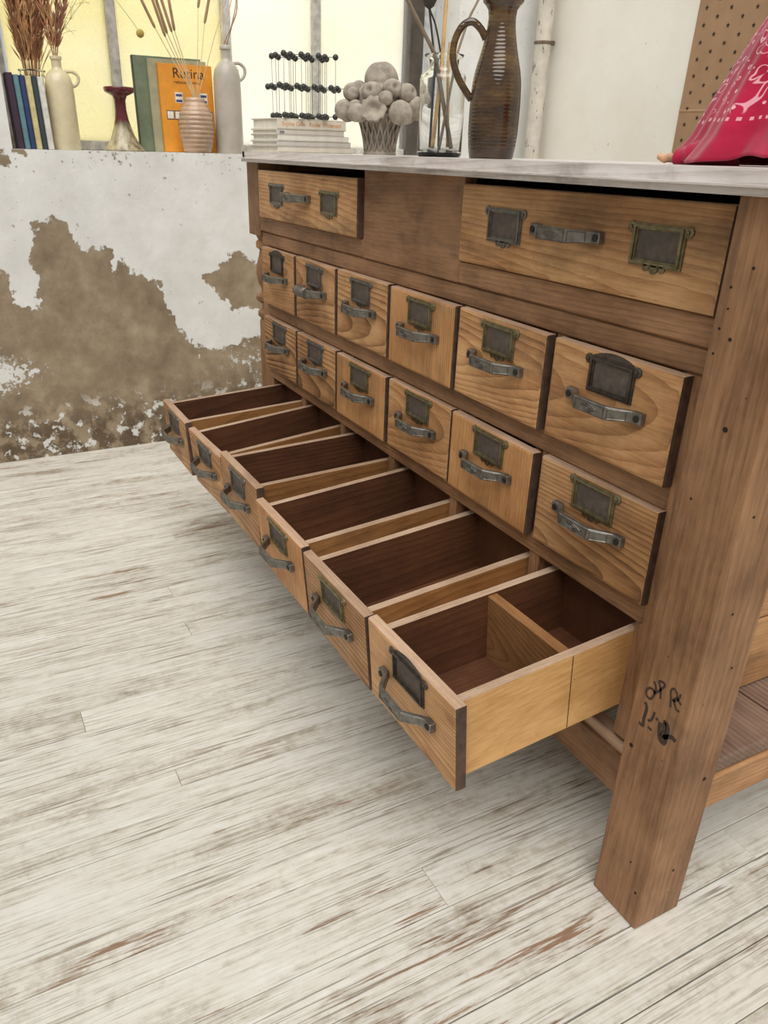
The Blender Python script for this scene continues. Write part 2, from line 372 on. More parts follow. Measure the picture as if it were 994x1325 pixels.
def pane_mat(name, c0, c1):
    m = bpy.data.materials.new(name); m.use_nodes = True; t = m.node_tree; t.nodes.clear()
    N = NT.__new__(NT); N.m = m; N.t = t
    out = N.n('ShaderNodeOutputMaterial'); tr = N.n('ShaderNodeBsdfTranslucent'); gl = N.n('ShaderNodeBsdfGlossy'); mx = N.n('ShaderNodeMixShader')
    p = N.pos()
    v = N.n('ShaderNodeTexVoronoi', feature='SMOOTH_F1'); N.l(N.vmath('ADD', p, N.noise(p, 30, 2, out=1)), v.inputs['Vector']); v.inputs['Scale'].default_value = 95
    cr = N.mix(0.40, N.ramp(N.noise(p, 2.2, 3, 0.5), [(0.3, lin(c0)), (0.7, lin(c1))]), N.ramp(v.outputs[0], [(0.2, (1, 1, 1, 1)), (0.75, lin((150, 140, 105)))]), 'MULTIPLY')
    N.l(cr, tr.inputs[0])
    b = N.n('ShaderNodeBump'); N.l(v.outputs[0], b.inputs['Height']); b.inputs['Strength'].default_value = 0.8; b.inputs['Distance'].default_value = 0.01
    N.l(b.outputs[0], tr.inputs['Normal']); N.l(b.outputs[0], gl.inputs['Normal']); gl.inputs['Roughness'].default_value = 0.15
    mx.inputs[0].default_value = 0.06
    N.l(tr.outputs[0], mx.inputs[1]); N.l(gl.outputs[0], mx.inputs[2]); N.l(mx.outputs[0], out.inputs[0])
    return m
pane_y = pane_mat('yellow_lit_hammered_glass', (246, 238, 196), (252, 248, 226))  # yellow light from outdoors put into the glass colour
pane_w = pane_mat('white_hammered_glass', (254, 251, 238), (255, 255, 252))
win = structure(empty('window_1', (GX, 0.3, SILL)))
def wpart(name, y0, y1, z0, z1, x0, x1, mat, bev=0.003):
    o = box(name, x0, x1, y0, y1, z0, z1, mat, None, bev); o.parent = win; o.matrix_parent_inverse = Matrix.Translation(win.location).inverted(); return o
ZT = 2.25
wpart('window_rail', WY0, WY1, SILL, SILL + 0.028, GX - 0.02, GX + 0.025, frame_m)
wpart('window_rail', WY0, WY1, ZT - 0.04, ZT, GX - 0.02, GX + 0.025, frame_m)
wpart('window_jamb', WY0, WY0 + 0.03, SILL, ZT, GX - 0.02, GX + 0.02, light_frame)
wpart('window_jamb', 0.945, 1.000, SILL, ZT, GX - 0.02, GX + 0.045, jamb_m)
wpart('window_jamb', 1.000, WY1, SILL, ZT, GX - 0.02, GX + 0.03, light_frame)
ms = [-0.0905, 0.272, 0.592]
for i, y in enumerate(ms):
    wpart('mullion', y - 0.0145, y + 0.0145, SILL + 0.02, ZT - 0.03, GX - 0.015, GX + 0.022, [frame_m, light_frame, frame_m][i])
ys = [WY0 + 0.03] + ms + [0.945]
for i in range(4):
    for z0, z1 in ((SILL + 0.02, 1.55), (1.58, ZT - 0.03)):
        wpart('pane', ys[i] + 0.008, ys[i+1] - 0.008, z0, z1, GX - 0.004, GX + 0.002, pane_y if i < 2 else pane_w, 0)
wpart('glazing_bar', WY0 + 0.03, 0.945, 1.545, 1.585, GX - 0.015, GX + 0.018, frame_m)

def pipe_material():
    N = NT('chipped_cream_paint', 0.55); o = N.obj(); f = N.noise(o, 18, 4); c = N.noise(N.mapping(o, scale=(1, 1, 0.4)), 55, 5, 0.65)
    N.color(N.mix(N.step(c, 0.60, 0.64), N.ramp(f, [(0.3, lin((188, 180, 166))), (0.7, lin((218, 210, 196)))]), lin((96, 82, 68)))); N.bump(c, 0.2, 0.002); return N.m
pipe_m = pipe_material()
rust_m = plain('rusty_brown_iron', (104, 88, 74), 0.7, var=0.3, scale=60)
pipe = empty('wall_pipe', (-2.140, 1.366, 0.0)); tag(pipe, 'chipped cream painted vertical pipe in the corner between window wall and back wall', 'pipe')
bm_obj('pipe_tube', lathe_bm([(0.028, 0.0), (0.028, 2.6)], 24), pipe_m, pipe, True, 40)
for z in (0.55, 1.31, 2.1):
    bm_obj('pipe_collar', lathe_bm([(0.0283, z), (0.032, z + 0.002), (0.032, z + 0.008), (0.0283, z + 0.010)], 24), rust_m, pipe, True, 40)
    box('pipe_bracket', -0.006, 0.006, 0.02, 0.05, z, z + 0.014, rust_m, pipe)

# ------------------------------------------------------------------ the drawer counter
cab = empty('drawer_counter', (0, 0, 0))
tag(cab, 'long aged pine shop counter with rows of small drawers, the lowest row pulled open', 'counter')
YR, YD = 0.050, 0.037           # plane of the rails, plane of the closed drawer faces
TOPZ = 0.9445
# countertop with a rounded nosing
bm = bmesh.new()
cor = [(0.035, -0.024), (-1.616, 0.025), (-1.616, 0.66), (0.035, 0.66)]
NZ = 12
lo = [[], []]
for k, z in enumerate((0.9215, TOPZ)):
    lo[k] = [bm.verts.new((x, y, z)) for x, y in cor]
bm.faces.new(lo[0][::-1]); bm.faces.new(lo[1])
for k in range(4): bm.faces.new((lo[0][k], lo[0][(k+1) % 4], lo[1][(k+1) % 4], lo[1][k]))
bmesh.ops.bevel(bm, geom=[e for e in bm.edges if abs(e.verts[0].co.z - e.verts[1].co.z) > 0.01], offset=0.018, segments=4, affect='EDGES')
bmesh.ops.bevel(bm, geom=[e for e in bm.edges if len(e.link_faces) == 2 and any(abs(f.normal.z) > 0.9 for f in e.link_faces) and min(v.co.z for v in e.verts) > 0.94], offset=0.0135, segments=6, affect='EDGES')
bmesh.ops.bevel(bm, geom=[e for e in bm.edges if all(abs(v.co.z - 0.9215) < 1e-5 for v in e.verts)], offset=0.0075, segments=4, affect='EDGES')
bm_obj('countertop', bm, top_wood, cab, True, 35)
# posts
box('post', -0.082, 0.0, 0.0, 0.082, 0.0, 0.9225, body_z, cab, 0.003, 2)
box('post', -0.082, 0.0, 0.55, 0.63, 0.0, 0.9225, body_z, cab, 0.003, 2)
box('post', -1.592, -1.51, 0.55, 0.63, 0.0, 0.9225, body_z, cab, 0.003, 2)
box('post_block', -1.592, -1.510, 0.045, 0.127, 0.752, 0.9225, body_z, cab, 0.003, 2)
bm = lathe_bm([(0.026, 0.0), (0.030, 0.03), (0.033, 0.30), (0.033, 0.535), (0.029, 0.540), (0.037, 0.549), (0.037, 0.559), (0.027, 0.566), (0.024, 0.578), (0.041, 0.590), (0.041, 0.600),
               (0.027, 0.608), (0.025, 0.618), (0.034, 0.635), (0.038, 0.655), (0.037, 0.675), (0.030, 0.700), (0.027, 0.715), (0.036, 0.722), (0.036, 0.735), (0.030, 0.740), (0.036, 0.7525)], 32)
bmesh.ops.translate(bm, verts=bm.verts[:], vec=(-1.551, 0.086, 0))
bm_obj('turned_leg', bm, body_z, cab, True, 50)
# apron, rails and stiles
box('apron_panel', -0.942, -0.610, 0.046, 0.070, 0.766, 0.922, body_x, cab, 0.0015)
box('rail', -1.509, -0.942, 0.046, 0.070, 0.766, 0.8005, body_x, cab, 0.0025)
box('rail', -0.610, -0.084, 0.046, 0.070, 0.766, 0.8005, body_x, cab, 0.0025)
box('rail', -1.509, -0.084, YR, 0.072, 0.7335, 0.7655, body_x, cab, 0.003)
box('rail', -1.480, -0.134, YR, 0.072, 0.5645, 0.5985, body_x, cab, 0.003)
box('rail', -1.480, -0.134, YR, 0.072, 0.4010, 0.4325, body_x, cab, 0.003)
box('bottom_rail', -1.520, -0.070, YR, 0.066, 0.120, 0.186, body_x, cab, 0.002)
box('drawer_runner', -1.520, -0.078, 0.058, 0.084, 0.184, 0.204, edge_x, cab, 0.002)
box('stile', -0.146, -0.0815, YR + 0.003, 0.080, 0.215, 0.734, body_z, cab, 0.001)
box('stile', -1.525, -1.466, YR + 0.003, 0.080, 0.115, 0.734, body_z, cab, 0.001)
Lx = [-1.4772, -1.2615, -1.0389, -0.8101, -0.5829, -0.3532]
Rx = [-1.2710, -1.0479, -0.8222, -0.5938, -0.3661, -0.1335]
for a, b in zip(Rx[:-1], Lx[1:]):
    c = (a + b) / 2
    box('partition', c - 0.011, c + 0.011, YR + 0.004, 0.54, 0.190, 0.735, body_z, cab, 0.001)
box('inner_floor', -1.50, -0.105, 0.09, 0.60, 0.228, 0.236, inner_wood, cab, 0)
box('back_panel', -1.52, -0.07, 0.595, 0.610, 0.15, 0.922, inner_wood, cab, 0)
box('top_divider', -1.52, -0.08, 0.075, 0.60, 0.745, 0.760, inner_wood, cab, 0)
# near end: boarded panel, low shelf planks and rail
zs = [0.256, 0.376, 0.500, 0.632, 0.760, 0.921]
for z0, z1 in zip(zs, zs[1:]):
    box('end_board', -0.122, -0.100, 0.084, 0.595, z0 + 0.0012, z1 - 0.0012, body_y, cab, 0.003)
for z0, z1 in zip(zs, zs[1:]):
    box('end_board', -1.545, -1.525, 0.128, 0.595, z0 + 0.0012, z1 - 0.0012, body_y, cab, 0.003)
yy = [0.084, 0.246, 0.372, 0.492, 0.61]
for y0, y1 in zip(yy, yy[1:]):
    box('shelf_plank', -1.54, -0.010, y0 + 0.001, y1 - 0.002, 0.2315, 0.254, shelf_wood, cab, 0.004, 2)
box('end_rail', -0.046, -0.006, 0.080, 0.552, 0.176, 0.2315, body_y, cab, 0.003)
box('end_rail', -1.58, -1.54, 0.110, 0.552, 0.176, 0.2315, body_y, cab, 0.003)
# nail holes and ink marks on the near post
for x, z, r in ((-0.069, 0.2711, 0.003), (-0.040, 0.705, 0.003), (-0.058, 0.792, 0.002), (-0.05, 0.86, 0.0016), (-0.07, 0.84, 0.0014), (-0.073, 0.80, 0.0014), (-0.074, 0.775, 0.0013), (-0.068, 0.82, 0.0012), (-0.062, 0.62, 0.0015), (-0.03, 0.10, 0.0014), (-0.012, 0.06, 0.002)):
    bm = lathe_bm([(r, 0), (r, 0.0005)], 10); bmesh.ops.transform(bm, matrix=Matrix.Translation((x, 0.0001, z)) @ Matrix.Rotation(R(90), 4, 'X'), verts=bm.verts[:])
    bm_obj('nail_hole', bm, dark_hole, cab)
for y, z, r in ((0.062, 0.247, 0.003), (0.03, 0.50, 0.0016), (0.05, 0.09, 0.002), (0.055, 0.42, 0.0016), (0.022, 0.62, 0.0016)):
    bm = lathe_bm([(r, 0), (r, 0.0005)], 10); bmesh.ops.transform(bm, matrix=Matrix.Translation((-0.0001, y, z)) @ Matrix.Rotation(R(90), 4, 'Y'), verts=bm.verts[:])
    bm_obj('nail_hole', bm, dark_hole, cab)
strokes = [
 ([(-.0563,.3536),(-.0623,.3546),(-.0644,.3603),(-.0615,.3671),(-.0556,.3688),(-.0522,.3653),(-.0545,.3566),(-.0563,.3536)], .0011),
 ([(-.0565,.3804),(-.0518,.3738),(-.0522,.3653),(-.0415,.3821),(-.0422,.3873),(-.0496,.3851),(-.045,.3762),(-.0425,.364)], .0011),
 ([(-.0269,.3624),(-.0283,.373),(-.031,.3837),(-.0277,.3894),(-.0237,.3876),(-.021,.3816),(-.0261,.3734),(-.0191,.3785),(-.017,.3889)], .0010),
 ([(-.0208,.3806),(-.0136,.3755)], .0010), ([(-.0241,.3749),(-.0181,.3654),(-.0136,.3664)], .0010),
 ([(-.0626,.3449),(-.0584,.3383),(-.0593,.3206),(-.0584,.3114),(-.065,.3113)], .0016),
 ([(-.0458,.3415),(-.0481,.3278),(-.0534,.3232)], .0012), ([(-.0513,.3144),(-.0442,.3143)], .0012), ([(-.0424,.3356),(-.0393,.3332)], .0014),
 ([(-.0346,.3343),(-.034,.3216),(-.0302,.3112),(-.0237,.3102),(-.0226,.3208),(-.0233,.3334),(-.0284,.3391),(-.0277,.3264),(-.0278,.3167),(-.0165,.3256),(-.0089,.3243)], .0021)]
for pts, w in strokes:
    w *= 1.45
    P = smooth_path([(x, 0, z) for x, z in pts], 4); bm = bmesh.new(); rows = []
    for i, p in enumerate(P):
        t = (P[min(i+1, len(P)-1)] - P[max(i-1, 0)]).normalized(); nn = Vector((-t.z, 0, t.x)) * w
        rows.append([bm.verts.new(p + nn * s + Vector((0, d, 0))) for s in (-1, 1) for d in (-0.0002, 0.0003)])
    for a, b in zip(rows, rows[1:]):
        for i, j in ((0, 2), (2, 3), (3, 1), (1, 0)): bm.faces.new((a[i], a[j], b[j], b[i]))
    bm_obj('ink_stroke', bm, ink, cab)

# ---- drawer fittings (shared meshes)
def handle_mesh(round_mid=False):
    bm = bmesh.new(); h = 0.0078
    out = [(-.067, 0), (-.067, -.0095), (-.0535, -.0095), (-.050, -.0115), (-.028, -.030), (.028, -.030), (.050, -.0115), (.0535, -.0095), (.067, -.0095), (.067, 0)]
    inn = [(-.060, 0), (-.060, 0), (-.0525, 0), (-.048, -.005), (-.0255, -.0245), (.0255, -.0245), (.048, -.005), (.0525, 0), (.060, 0), (.060, 0)]
    hz = [h*0.92, h*0.92, h*0.92, h*0.92, h*1.08, h*1.08, h*0.92, h*0.92, h*0.92, h*0.92]
    ring = []
    for (a, b), (c, d), z in zip(out, inn, hz):
        ring.append([bm.verts.new((a, b, -z)), bm.verts.new((a, b, z)), bm.verts.new((c, d, z)), bm.verts.new((c, d, -z))])
    for A, B in zip(ring, ring[1:]):
        for i in range(4): bm.faces.new((A[i], A[(i+1) % 4], B[(i+1) % 4], B[i]))
    bm.faces.new(ring[0][::-1]); bm.faces.new(ring[-1])
    bmesh.ops.remove_doubles(bm, verts=bm.verts[:], dist=1e-6)
    bmesh.ops.recalc_face_normals(bm, faces=bm.faces[:])
    bmesh.ops.bevel(bm, geom=[e for e in bm.edges if e.calc_length() > 0.004], offset=0.0009, segments=1, affect='EDGES')
    if round_mid:
        c = lathe_bm([(0.0105, -0.027), (0.012, -0.025), (0.012, 0.025), (0.0105, 0.027)], 20)
        merge(bm, c, Matrix.Translation((-0.014, -0.024, 0)) @ Matrix.Rotation(R(90), 4, 'Y'))
    else:
        # raised border and lozenge on the middle facet
        y = -0.0304; zz = 0.0068
        for p in ([(-.0255, -zz), (.0255, -zz), (.0255, zz), (-.0255, zz), (-.0255, -zz)], [(-.015, 0), (0, -.0050), (.015, 0), (0, .0050), (-.015, 0)], [(-.006, 0), (0, -.0024), (.006, 0), (0, .0024), (-.006, 0)]):
            for (a, b), (c, d) in zip(p, p[1:]): tube_bm([(a, y, b), (c, y, d)], 0.0008, 4, bm)
        for s in (-1, 1):
            q = [(s*.0305, -.0282, -.0062), (s*.0475, -.0139, -.0055), (s*.0475, -.0139, .0055), (s*.0305, -.0282, .0062)]
            for a, b in zip(q, q[1:] + q[:1]): tube_bm([a, b], 0.0006, 4, bm)
    for f in bm.faces: f.material_index = 0
    for s in (-1, 1):
        c = lathe_bm([(0.0044, 0), (0.0044, 0.0012), (0.003, 0.002)], 12)
        for f in c.faces: f.material_index = 1
        merge(bm, c, Matrix.Translation((s * .0602, -.0095, 0)) @ Matrix.Rotation(R(90), 4, 'X'))
    bmesh.ops.recalc_face_normals(bm, faces=bm.faces[:])
    me = bpy.data.meshes.new('handle'); bm.to_mesh(me); bm.free()
    me.materials.append(steel); me.materials.append(screw_m); return me
def holder_mesh(mat, arch=False, w=0.039, h=0.0225):
    bm = bmesh.new()
    def frame(a, b, iw, ih, y0, y1):
        o = [(-a, -b), (a, -b), (a, b), (-a, b)]; i = [(-iw, -ih), (iw, -ih), (iw, ih), (-iw, ih)]
        V = lambda p, y: bm.verts.new((p[0], y, p[1]))
        of, if_, ob, ib = [V(p, y1) for p in o], [V(p, y1) for p in i], [V(p, y0) for p in o], [V(p, y0) for p in i]
        for k in range(4):
            j = (k + 1) % 4
            bm.faces.new((of[k], of[j], if_[j], if_[k])); bm.faces.new((ob[k], ob[j], of[j], of[k])); bm.faces.new((if_[k], if_[j], ib[j], ib[k]))
    frame(w, h, w - 0.0085, h - 0.0065, 0, -0.003)
    frame(w - 0.003, h - 0.002, w - 0.0058, h - 0.0046, -0.003, -0.0050)
    for s in (-1, 1):
        merge(bm, lathe_bm([(0.0062, 0), (0.0062, 0.0026), (0.0048, 0.0034)], 14), Matrix.Translation((s * (w + 0.0025), 0, h - 0.005)) @ Matrix.Rotation(R(90), 4, 'X'))
        merge(bm, lathe_bm([(0.0022, 0), (0.0022, 0.0048), (0.001, 0.0055)], 10), Matrix.Translation((s * (w + 0.0025), 0, h - 0.005)) @ Matrix.Rotation(R(90), 4, 'X'))
    if arch:
        pts = [(-w, h - 0.004)] + [(-w + 2*w*k/10, h - 0.002 + 0.010 * math.sin(math.pi * k / 10) ** 0.7) for k in range(11)] + [(w, h - 0.004)]
        f = bm.faces.new([bm.verts.new((x, -0.002, z)) for x, z in pts]); r = bmesh.ops.extrude_face_region(bm, geom=[f])
        bmesh.ops.translate(bm, verts=[v for v in r['geom'] if isinstance(v, bmesh.types.BMVert)], vec=(0, 0.002, 0))
    else:
        for x, r in ((-0.012, 0.0045), (0, 0.0066), (0.012, 0.0045)):
            merge(bm, lathe_bm([(r, 0), (r, 0.0024), (r * 0.8, 0.003)], 14), Matrix.Translation((x, 0, -h - 0.0012)) @ Matrix.Rotation(R(90), 4, 'X'))
    bmesh.ops.recalc_face_normals(bm, faces=bm.faces[:])
    me = bpy.data.meshes.new('label_holder'); bm.to_mesh(me); bm.free(); me.materials.append(mat); return me
H_std, H_round = handle_mesh(), handle_mesh(True)
hold_brass, hold_steel, hold_dark = holder_mesh(brass), holder_mesh(steel), holder_mesh(blackiron, True)
b_ = box_bm(-0.033, 0.033, -0.0012, -0.0002, -0.0185, 0.0185); me_card = bpy.data.meshes.new('label_card'); b_.to_mesh(me_card); b_.free(); me_card.materials.append(card)

def inst(name, me, parent, loc, rot=(0, 0, 0), scale=(1, 1, 1)):
    o = bpy.data.objects.new(name, me); o.location = loc; o.rotation_euler = rot; o.scale = scale
    return link(o, parent)

def drawer(w, h, M, wood_m, fittings, depth=0.34, lip=(0.026, 0.010), open_=False, divider=None, label=None, side_m=None):
    """local frame: x 0..w, front face at y=0, top at z=0. part = box; sub-parts = front, handle, holder, card"""
    side_m = side_m or shaded_side
    bm = bmesh.new(); t = 0.013; fr = 0.0165; zt = -0.002; zb = -h + 0.010; a, b = lip[0], w - lip[1]
    def slab(x0, x1, y0, y1, z0, z1, inner=()):
        bb = box_bm(x0, x1, y0, y1, z0, z1)
        bb.normal_update()
        for f in bb.faces:
            n = f.normal
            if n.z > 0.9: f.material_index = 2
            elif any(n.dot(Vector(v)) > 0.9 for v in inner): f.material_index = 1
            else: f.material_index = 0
        merge(bm, bb)
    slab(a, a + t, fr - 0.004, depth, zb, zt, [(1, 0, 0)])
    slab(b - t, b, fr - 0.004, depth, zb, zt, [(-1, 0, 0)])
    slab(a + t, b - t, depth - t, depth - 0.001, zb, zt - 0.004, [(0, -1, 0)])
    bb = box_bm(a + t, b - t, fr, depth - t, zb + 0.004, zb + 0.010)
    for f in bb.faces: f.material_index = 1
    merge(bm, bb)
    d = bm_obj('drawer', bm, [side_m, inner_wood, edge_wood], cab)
    d.matrix_local = M
    if label: d['label'] = label
    # front: chamfered face, dark end grain, paler top edge, dark inner face with shade in its colour
    bb = box_bm(0, w, 0, fr, -h, 0)
    bmesh.ops.bevel(bb, geom=[e for e in bb.edges if all(v.co.y < 1e-6 for v in e.verts)], offset=0.0045, segments=2, profile=0.6, affect='EDGES')
    bmesh.ops.bevel(bb, geom=[e for e in bb.edges if all(abs(v.co.y - fr) < 1e-6 for v in e.verts)], offset=0.001, segments=1, affect='EDGES')
    bb.normal_update()
    for f in bb.faces:
        n = f.normal
        if abs(n.x) > 0.45: f.material_index = 1
        elif n.z > 0.6: f.material_index = 2
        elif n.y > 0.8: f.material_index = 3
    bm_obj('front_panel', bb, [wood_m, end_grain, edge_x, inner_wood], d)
    for kind, x, z in fittings:
        if kind in ('h', 'r'): inst('handle', H_std if kind == 'h' else H_round, d, (x, 0.0005, z), (0, R(random.uniform(-1, 1)), 0))
        else:
            inst('label_holder', {'b': hold_brass, 's': hold_steel, 'd': hold_dark}[kind], d, (x, 0.0005, z))
            inst('label_card', me_card, d, (x, 0.0005, z))
    if divider is not None:
        box('joint_line', b - 0.0003, b + 0.0003, divider - 0.0006, divider + 0.0006, zb + 0.001, zt - 0.001, dark_hole, d, 0)
        o = box('divider', a + t - 0.001, b - t + 0.001, divider - 0.008, divider + 0.008, zb + 0.009, zt - 0.003, oak, d, 0.001); o['label'] = 'rough oak divider board'
    return d

T = Matrix.Translation
kinds = [['d', 's', 's', 'b', 'b', 'd'], ['s', 's', 'b', 'b', 'b', 'b'], ['s', 's', 's', 'b', 'b', 'd']]
for row, (zt, zb) in enumerate(((0.7336, 0.5990), (0.5643, 0.4328))):
    for c in range(6):
        w, h = Rx[c] - Lx[c], zt - zb
        jx, jz = random.uniform(-0.001, 0.001), random.uniform(-0.0015, 0.0005)
        M = T((Lx[c] + jx, YD + random.uniform(-0.003, 0.002), zt + jz)) @ Matrix.Rotation(R(random.uniform(-0.5, 0.5)), 4, 'Z') @ Matrix.Rotation(R(random.uniform(-0.4, 0.4)), 4, 'Y')
        k = kinds[row][c]
        cx = w / 2
        drawer(w, h, M, honey_z if (row, c) in ((0, 3), (1, 2), (1, 4)) else honey, [('r' if (row, c) == (0, 1) else 'h', cx, -h + 0.0725), (k, cx + 0.002, -h + 0.1055)], depth=0.33)
ztop = [0.372, 0.362, 0.378, 0.362, 0.359, 0.3655]; pitch = [3.2, 5.0, 2.2, 5.0, 5.2, 4.6]; yaw = [0, 2.2, 0.3, 0.0, 0.4, 0.6]; yf = [-0.245, -0.240, -0.2335, -0.238, -0.239, -0.2385]
for c in range(6):
    w, h = Rx[c] - Lx[c] + 0.002, 0.1335
    M = T((Lx[c], yf[c], ztop[c])) @ Matrix.Rotation(R(yaw[c]), 4, 'Z') @ Matrix.Rotation(R(pitch[c]), 4, 'X')
    drawer(w, h, M, honey_z if c == 3 else honey, [('h', w/2, -h + 0.0725), (kinds[2][c], w/2 + 0.002, -h + 0.1055)], depth=0.335, open_=True, divider=0.186 if c == 5 else None, side_m=side_wood if c == 5 else None)
# the two wide drawers under the top
drawer(0.533, 0.1045, T((-1.479, YD - 0.004, 0.9055)) @ Matrix.Rotation(R(0.0), 4, 'Z'), honey, [('s', 0.122, -0.048), ('h', 0.250, -0.0475), ('b', 0.410, -0.050)], depth=0.36)
drawer(0.490, 0.1100, T((-0.6055, YD + 0.003, 0.9105)), honey, [('s', 0.113, -0.050), ('h', 0.246, -0.048), ('b', 0.398, -0.048)], depth=0.36)

# ------------------------------------------------------------------ things on the window sill
SZ = SILL
def lathe_part(name, prof, mat, parent, n=40, angle=50): return bm_obj(name, lathe_bm(prof, n), mat, parent, True, angle)
def glaze(name, c, rough=0.25, var=0.08): return plain(name, c, rough, 0.0, var, 18)
def book(name, w, h, t, cover, pages, spine_lip=0.003):
    """stands on z=0, spine towards +x, thickness along y (0..t); returns empty with cover and page block"""
    e = empty(name)
    bm = bmesh.new(); k = 0.0022
    box_bm(-w, 0, 0, k, 0, h, 0.0006, bm=bm); box_bm(-w, 0, t - k, t, 0, h, 0.0006, bm=bm); box_bm(-0.003, 0, 0, t, 0, h, 0.0008, bm=bm)
    bm_obj('cover', bm, cover, e)
    box('page_block', -w + 0.004, -0.002, k, t - k, spine_lip, h - spine_lip, pages, e, 0)
    return e
paper = plain('book_paper', (226, 220, 206), 0.8, var=0.06, scale=60)
# six thin books leaning together against the reveal
rows = [(-.4285, .0195, .192, (58, 40, 58), 'thin dark plum book, outermost of the leaning row against the window reveal'),
        (-.4085, .0155, .188, (96, 132, 140), 'thin teal book leaning between the plum book and the navy book'),
        (-.3925, .0145, .187, (44, 58, 104), 'thin navy blue book leaning beside the teal book'),
        (-.3775, .0170, .186, (202, 188, 138), 'thin pale yellow book leaning between the navy and the slate book'),
        (-.3600, .0140, .187, (52, 66, 74), 'thin slate book leaning beside the white book'),
        (-.3455, .0180, .185, (214, 210, 200), 'white book leaning at the cream bottle end of the row')]
for k, (y, t, h, c, lab) in enumerate(rows):
    b = book('book', 0.070, h, t - 0.0006, plain('cover_cloth', c, 0.55, var=0.12, scale=50), paper)
    b.location = (-2.224, y + 0.0045, SZ + 0.0004); b.rotation_euler = (R(1.6), 0, 0)
    tag(b, lab, 'book', 'leaning books on the sill')
# glass jar with a bunch of dried grasses
def glass_mat(name, tint=(255, 255, 255), rough=0.02):
    N = NT(name, rough); N.color(lin(tint)); N.b.inputs['Transmission Weight'].default_value = 1.0; N.b.inputs['IOR'].default_value = 1.45
    f = N.noise(N.obj(), 25, 2); N.bump(f, 0.06, 0.004); return N.m
clear = glass_mat('clear_glass', (250, 252, 250))
jar = empty('glass_jar', (-2.335, -0.344, SZ)); tag(jar, 'clear glass jar holding dried grasses behind the leaning books', 'jar')
lathe_part('jar_body', [(0.001, 0.003), (0.034, 0.0), (0.036, 0.006), (0.036, 0.172), (0.0345, 0.186), (0.0345, 0.202), (0.0385, 0.206), (0.038, 0.209), (0.0325, 0.206), (0.0325, 0.184), (0.034, 0.170), (0.034, 0.010), (0.001, 0.007)], clear, jar)
grass_ms = [plain('dried_grass_tan', (198, 150, 106), 0.8, var=0.2, scale=40), plain('dried_grass_red', (150, 102, 84), 0.8, var=0.2, scale=40), plain('dried_grass_straw', (216, 178, 130), 0.8, var=0.15, scale=40)]
JAR = (jar.location.x, jar.location.y, SZ + 0.012, SZ + 0.212)          # axis, inner floor, mouth
BOTTLE = (-2.272, -0.2815, SZ + 0.0175, SZ + 0.245)
def sheaf_path(mx, my, tx, ty, rise, base=0.30, vessel=JAR):
    """floor -> mouth of the vessel (straight), then bending out to the tip; offsets from the vessel's axis"""
    X, Y, z0, z1 = vessel
    pts = [Vector((X + mx * (base + (1 - base) * t), Y + my * (base + (1 - base) * t), z0 + (z1 - z0) * t)) for t in (0, 0.5, 0.86, 1.0)]
    for h in (0.05, 0.11, 0.17, 0.23, rise):
        q = (h / 0.30) ** 1.15; pts.append(Vector((X + mx + (tx - mx) * q, Y + my + (ty - my) * q, z1 + h)))
    return smooth_path(pts, 3)
def plume(rn, i, P, zleaf, lab, group):
    bm = bmesh.new(); tube_bm(P, [0.0011 - 0.0005 * j / len(P) for j in range(len(P))], 5, bm)
    up = [p for p in P if p.z > zleaf]
    for _ in range(64):
        j = rn.randrange(len(up) - 1); p = up[j].lerp(up[j + 1], rn.random()); ax = (up[j + 1] - up[j]).normalized()
        an = rn.uniform(0, 2 * math.pi); sp = rn.uniform(0.12, 0.58)
        d = (ax + Vector((math.cos(an) * sp, math.sin(an) * sp, 0))).normalized(); L = rn.uniform(0.020, 0.050); wv = d.cross(Vector((rn.uniform(-1, 1), rn.uniform(-1, 1), 0.2))).normalized() * rn.uniform(0.0014, 0.0030)
        n2 = d.cross(wv).normalized() * 0.0010
        v = [bm.verts.new(q) for q in (p, p + d * L * 0.45 + wv, p + d * L, p + d * L * 0.45 - wv, p + d * L * 0.45 + n2)]
        bm.faces.new((v[0], v[1], v[4])); bm.faces.new((v[1], v[2], v[4])); bm.faces.new((v[2], v[3], v[4])); bm.faces.new((v[3], v[0], v[4])); bm.faces.new((v[0], v[3], v[2], v[1]))
    bmesh.ops.translate(bm, verts=bm.verts[:], vec=-P[0])
    o = bm_obj('dried_grass_stem', bm, grass_ms[i]); o.location = P[0]
    tag(o, lab, 'dried grass', group)
tone = ['tan', 'reddish brown', 'straw coloured']
def disc(r, u, w): return r * w * math.sqrt(1 - u * u / 2), r * u * math.sqrt(1 - w * w / 2)      # square grid -> disc
for k in range(36):
    rn = random.Random(100 + k); i = rn.choice((0, 0, 1, 2)); a, b = divmod(k, 6)
    u = (a + 0.5) / 3 - 1 + rn.uniform(-.06, .06); w = (b + 0.5) / 3 - 1 + rn.uniform(-.06, .06)
    mx, my = disc(0.0270, u, w)
    plume(rn, i, sheaf_path(mx, my, 0.038 + 0.055 * w, 0.016 + 0.094 * u, rn.uniform(0.26, 0.31)), SZ + 0.214, tone[i] + ' dried grass plume standing in the glass jar', 'dried grasses in the jar')
for k in range(12):
    rn = random.Random(200 + k); i = rn.choice((1, 1, 1, 0)); a, b = divmod(k, 3)
    u = (a + 0.5) / 2 - 1; w = (b + 0.5) / 1.5 - 1
    mx, my = disc(0.0082, u, w)
    plume(rn, i, sheaf_path(mx, my, 0.020 + 0.050 * w, 0.026 + 0.105 * u, rn.uniform(0.24, 0.29), 1.8, BOTTLE), SZ + 0.248, tone[i] + ' dried grass plume standing in the cream stoneware bottle', 'dried grasses in the cream bottle')
twig_m = plain('thin_grey_green_twig', (150, 140, 96), 0.8)
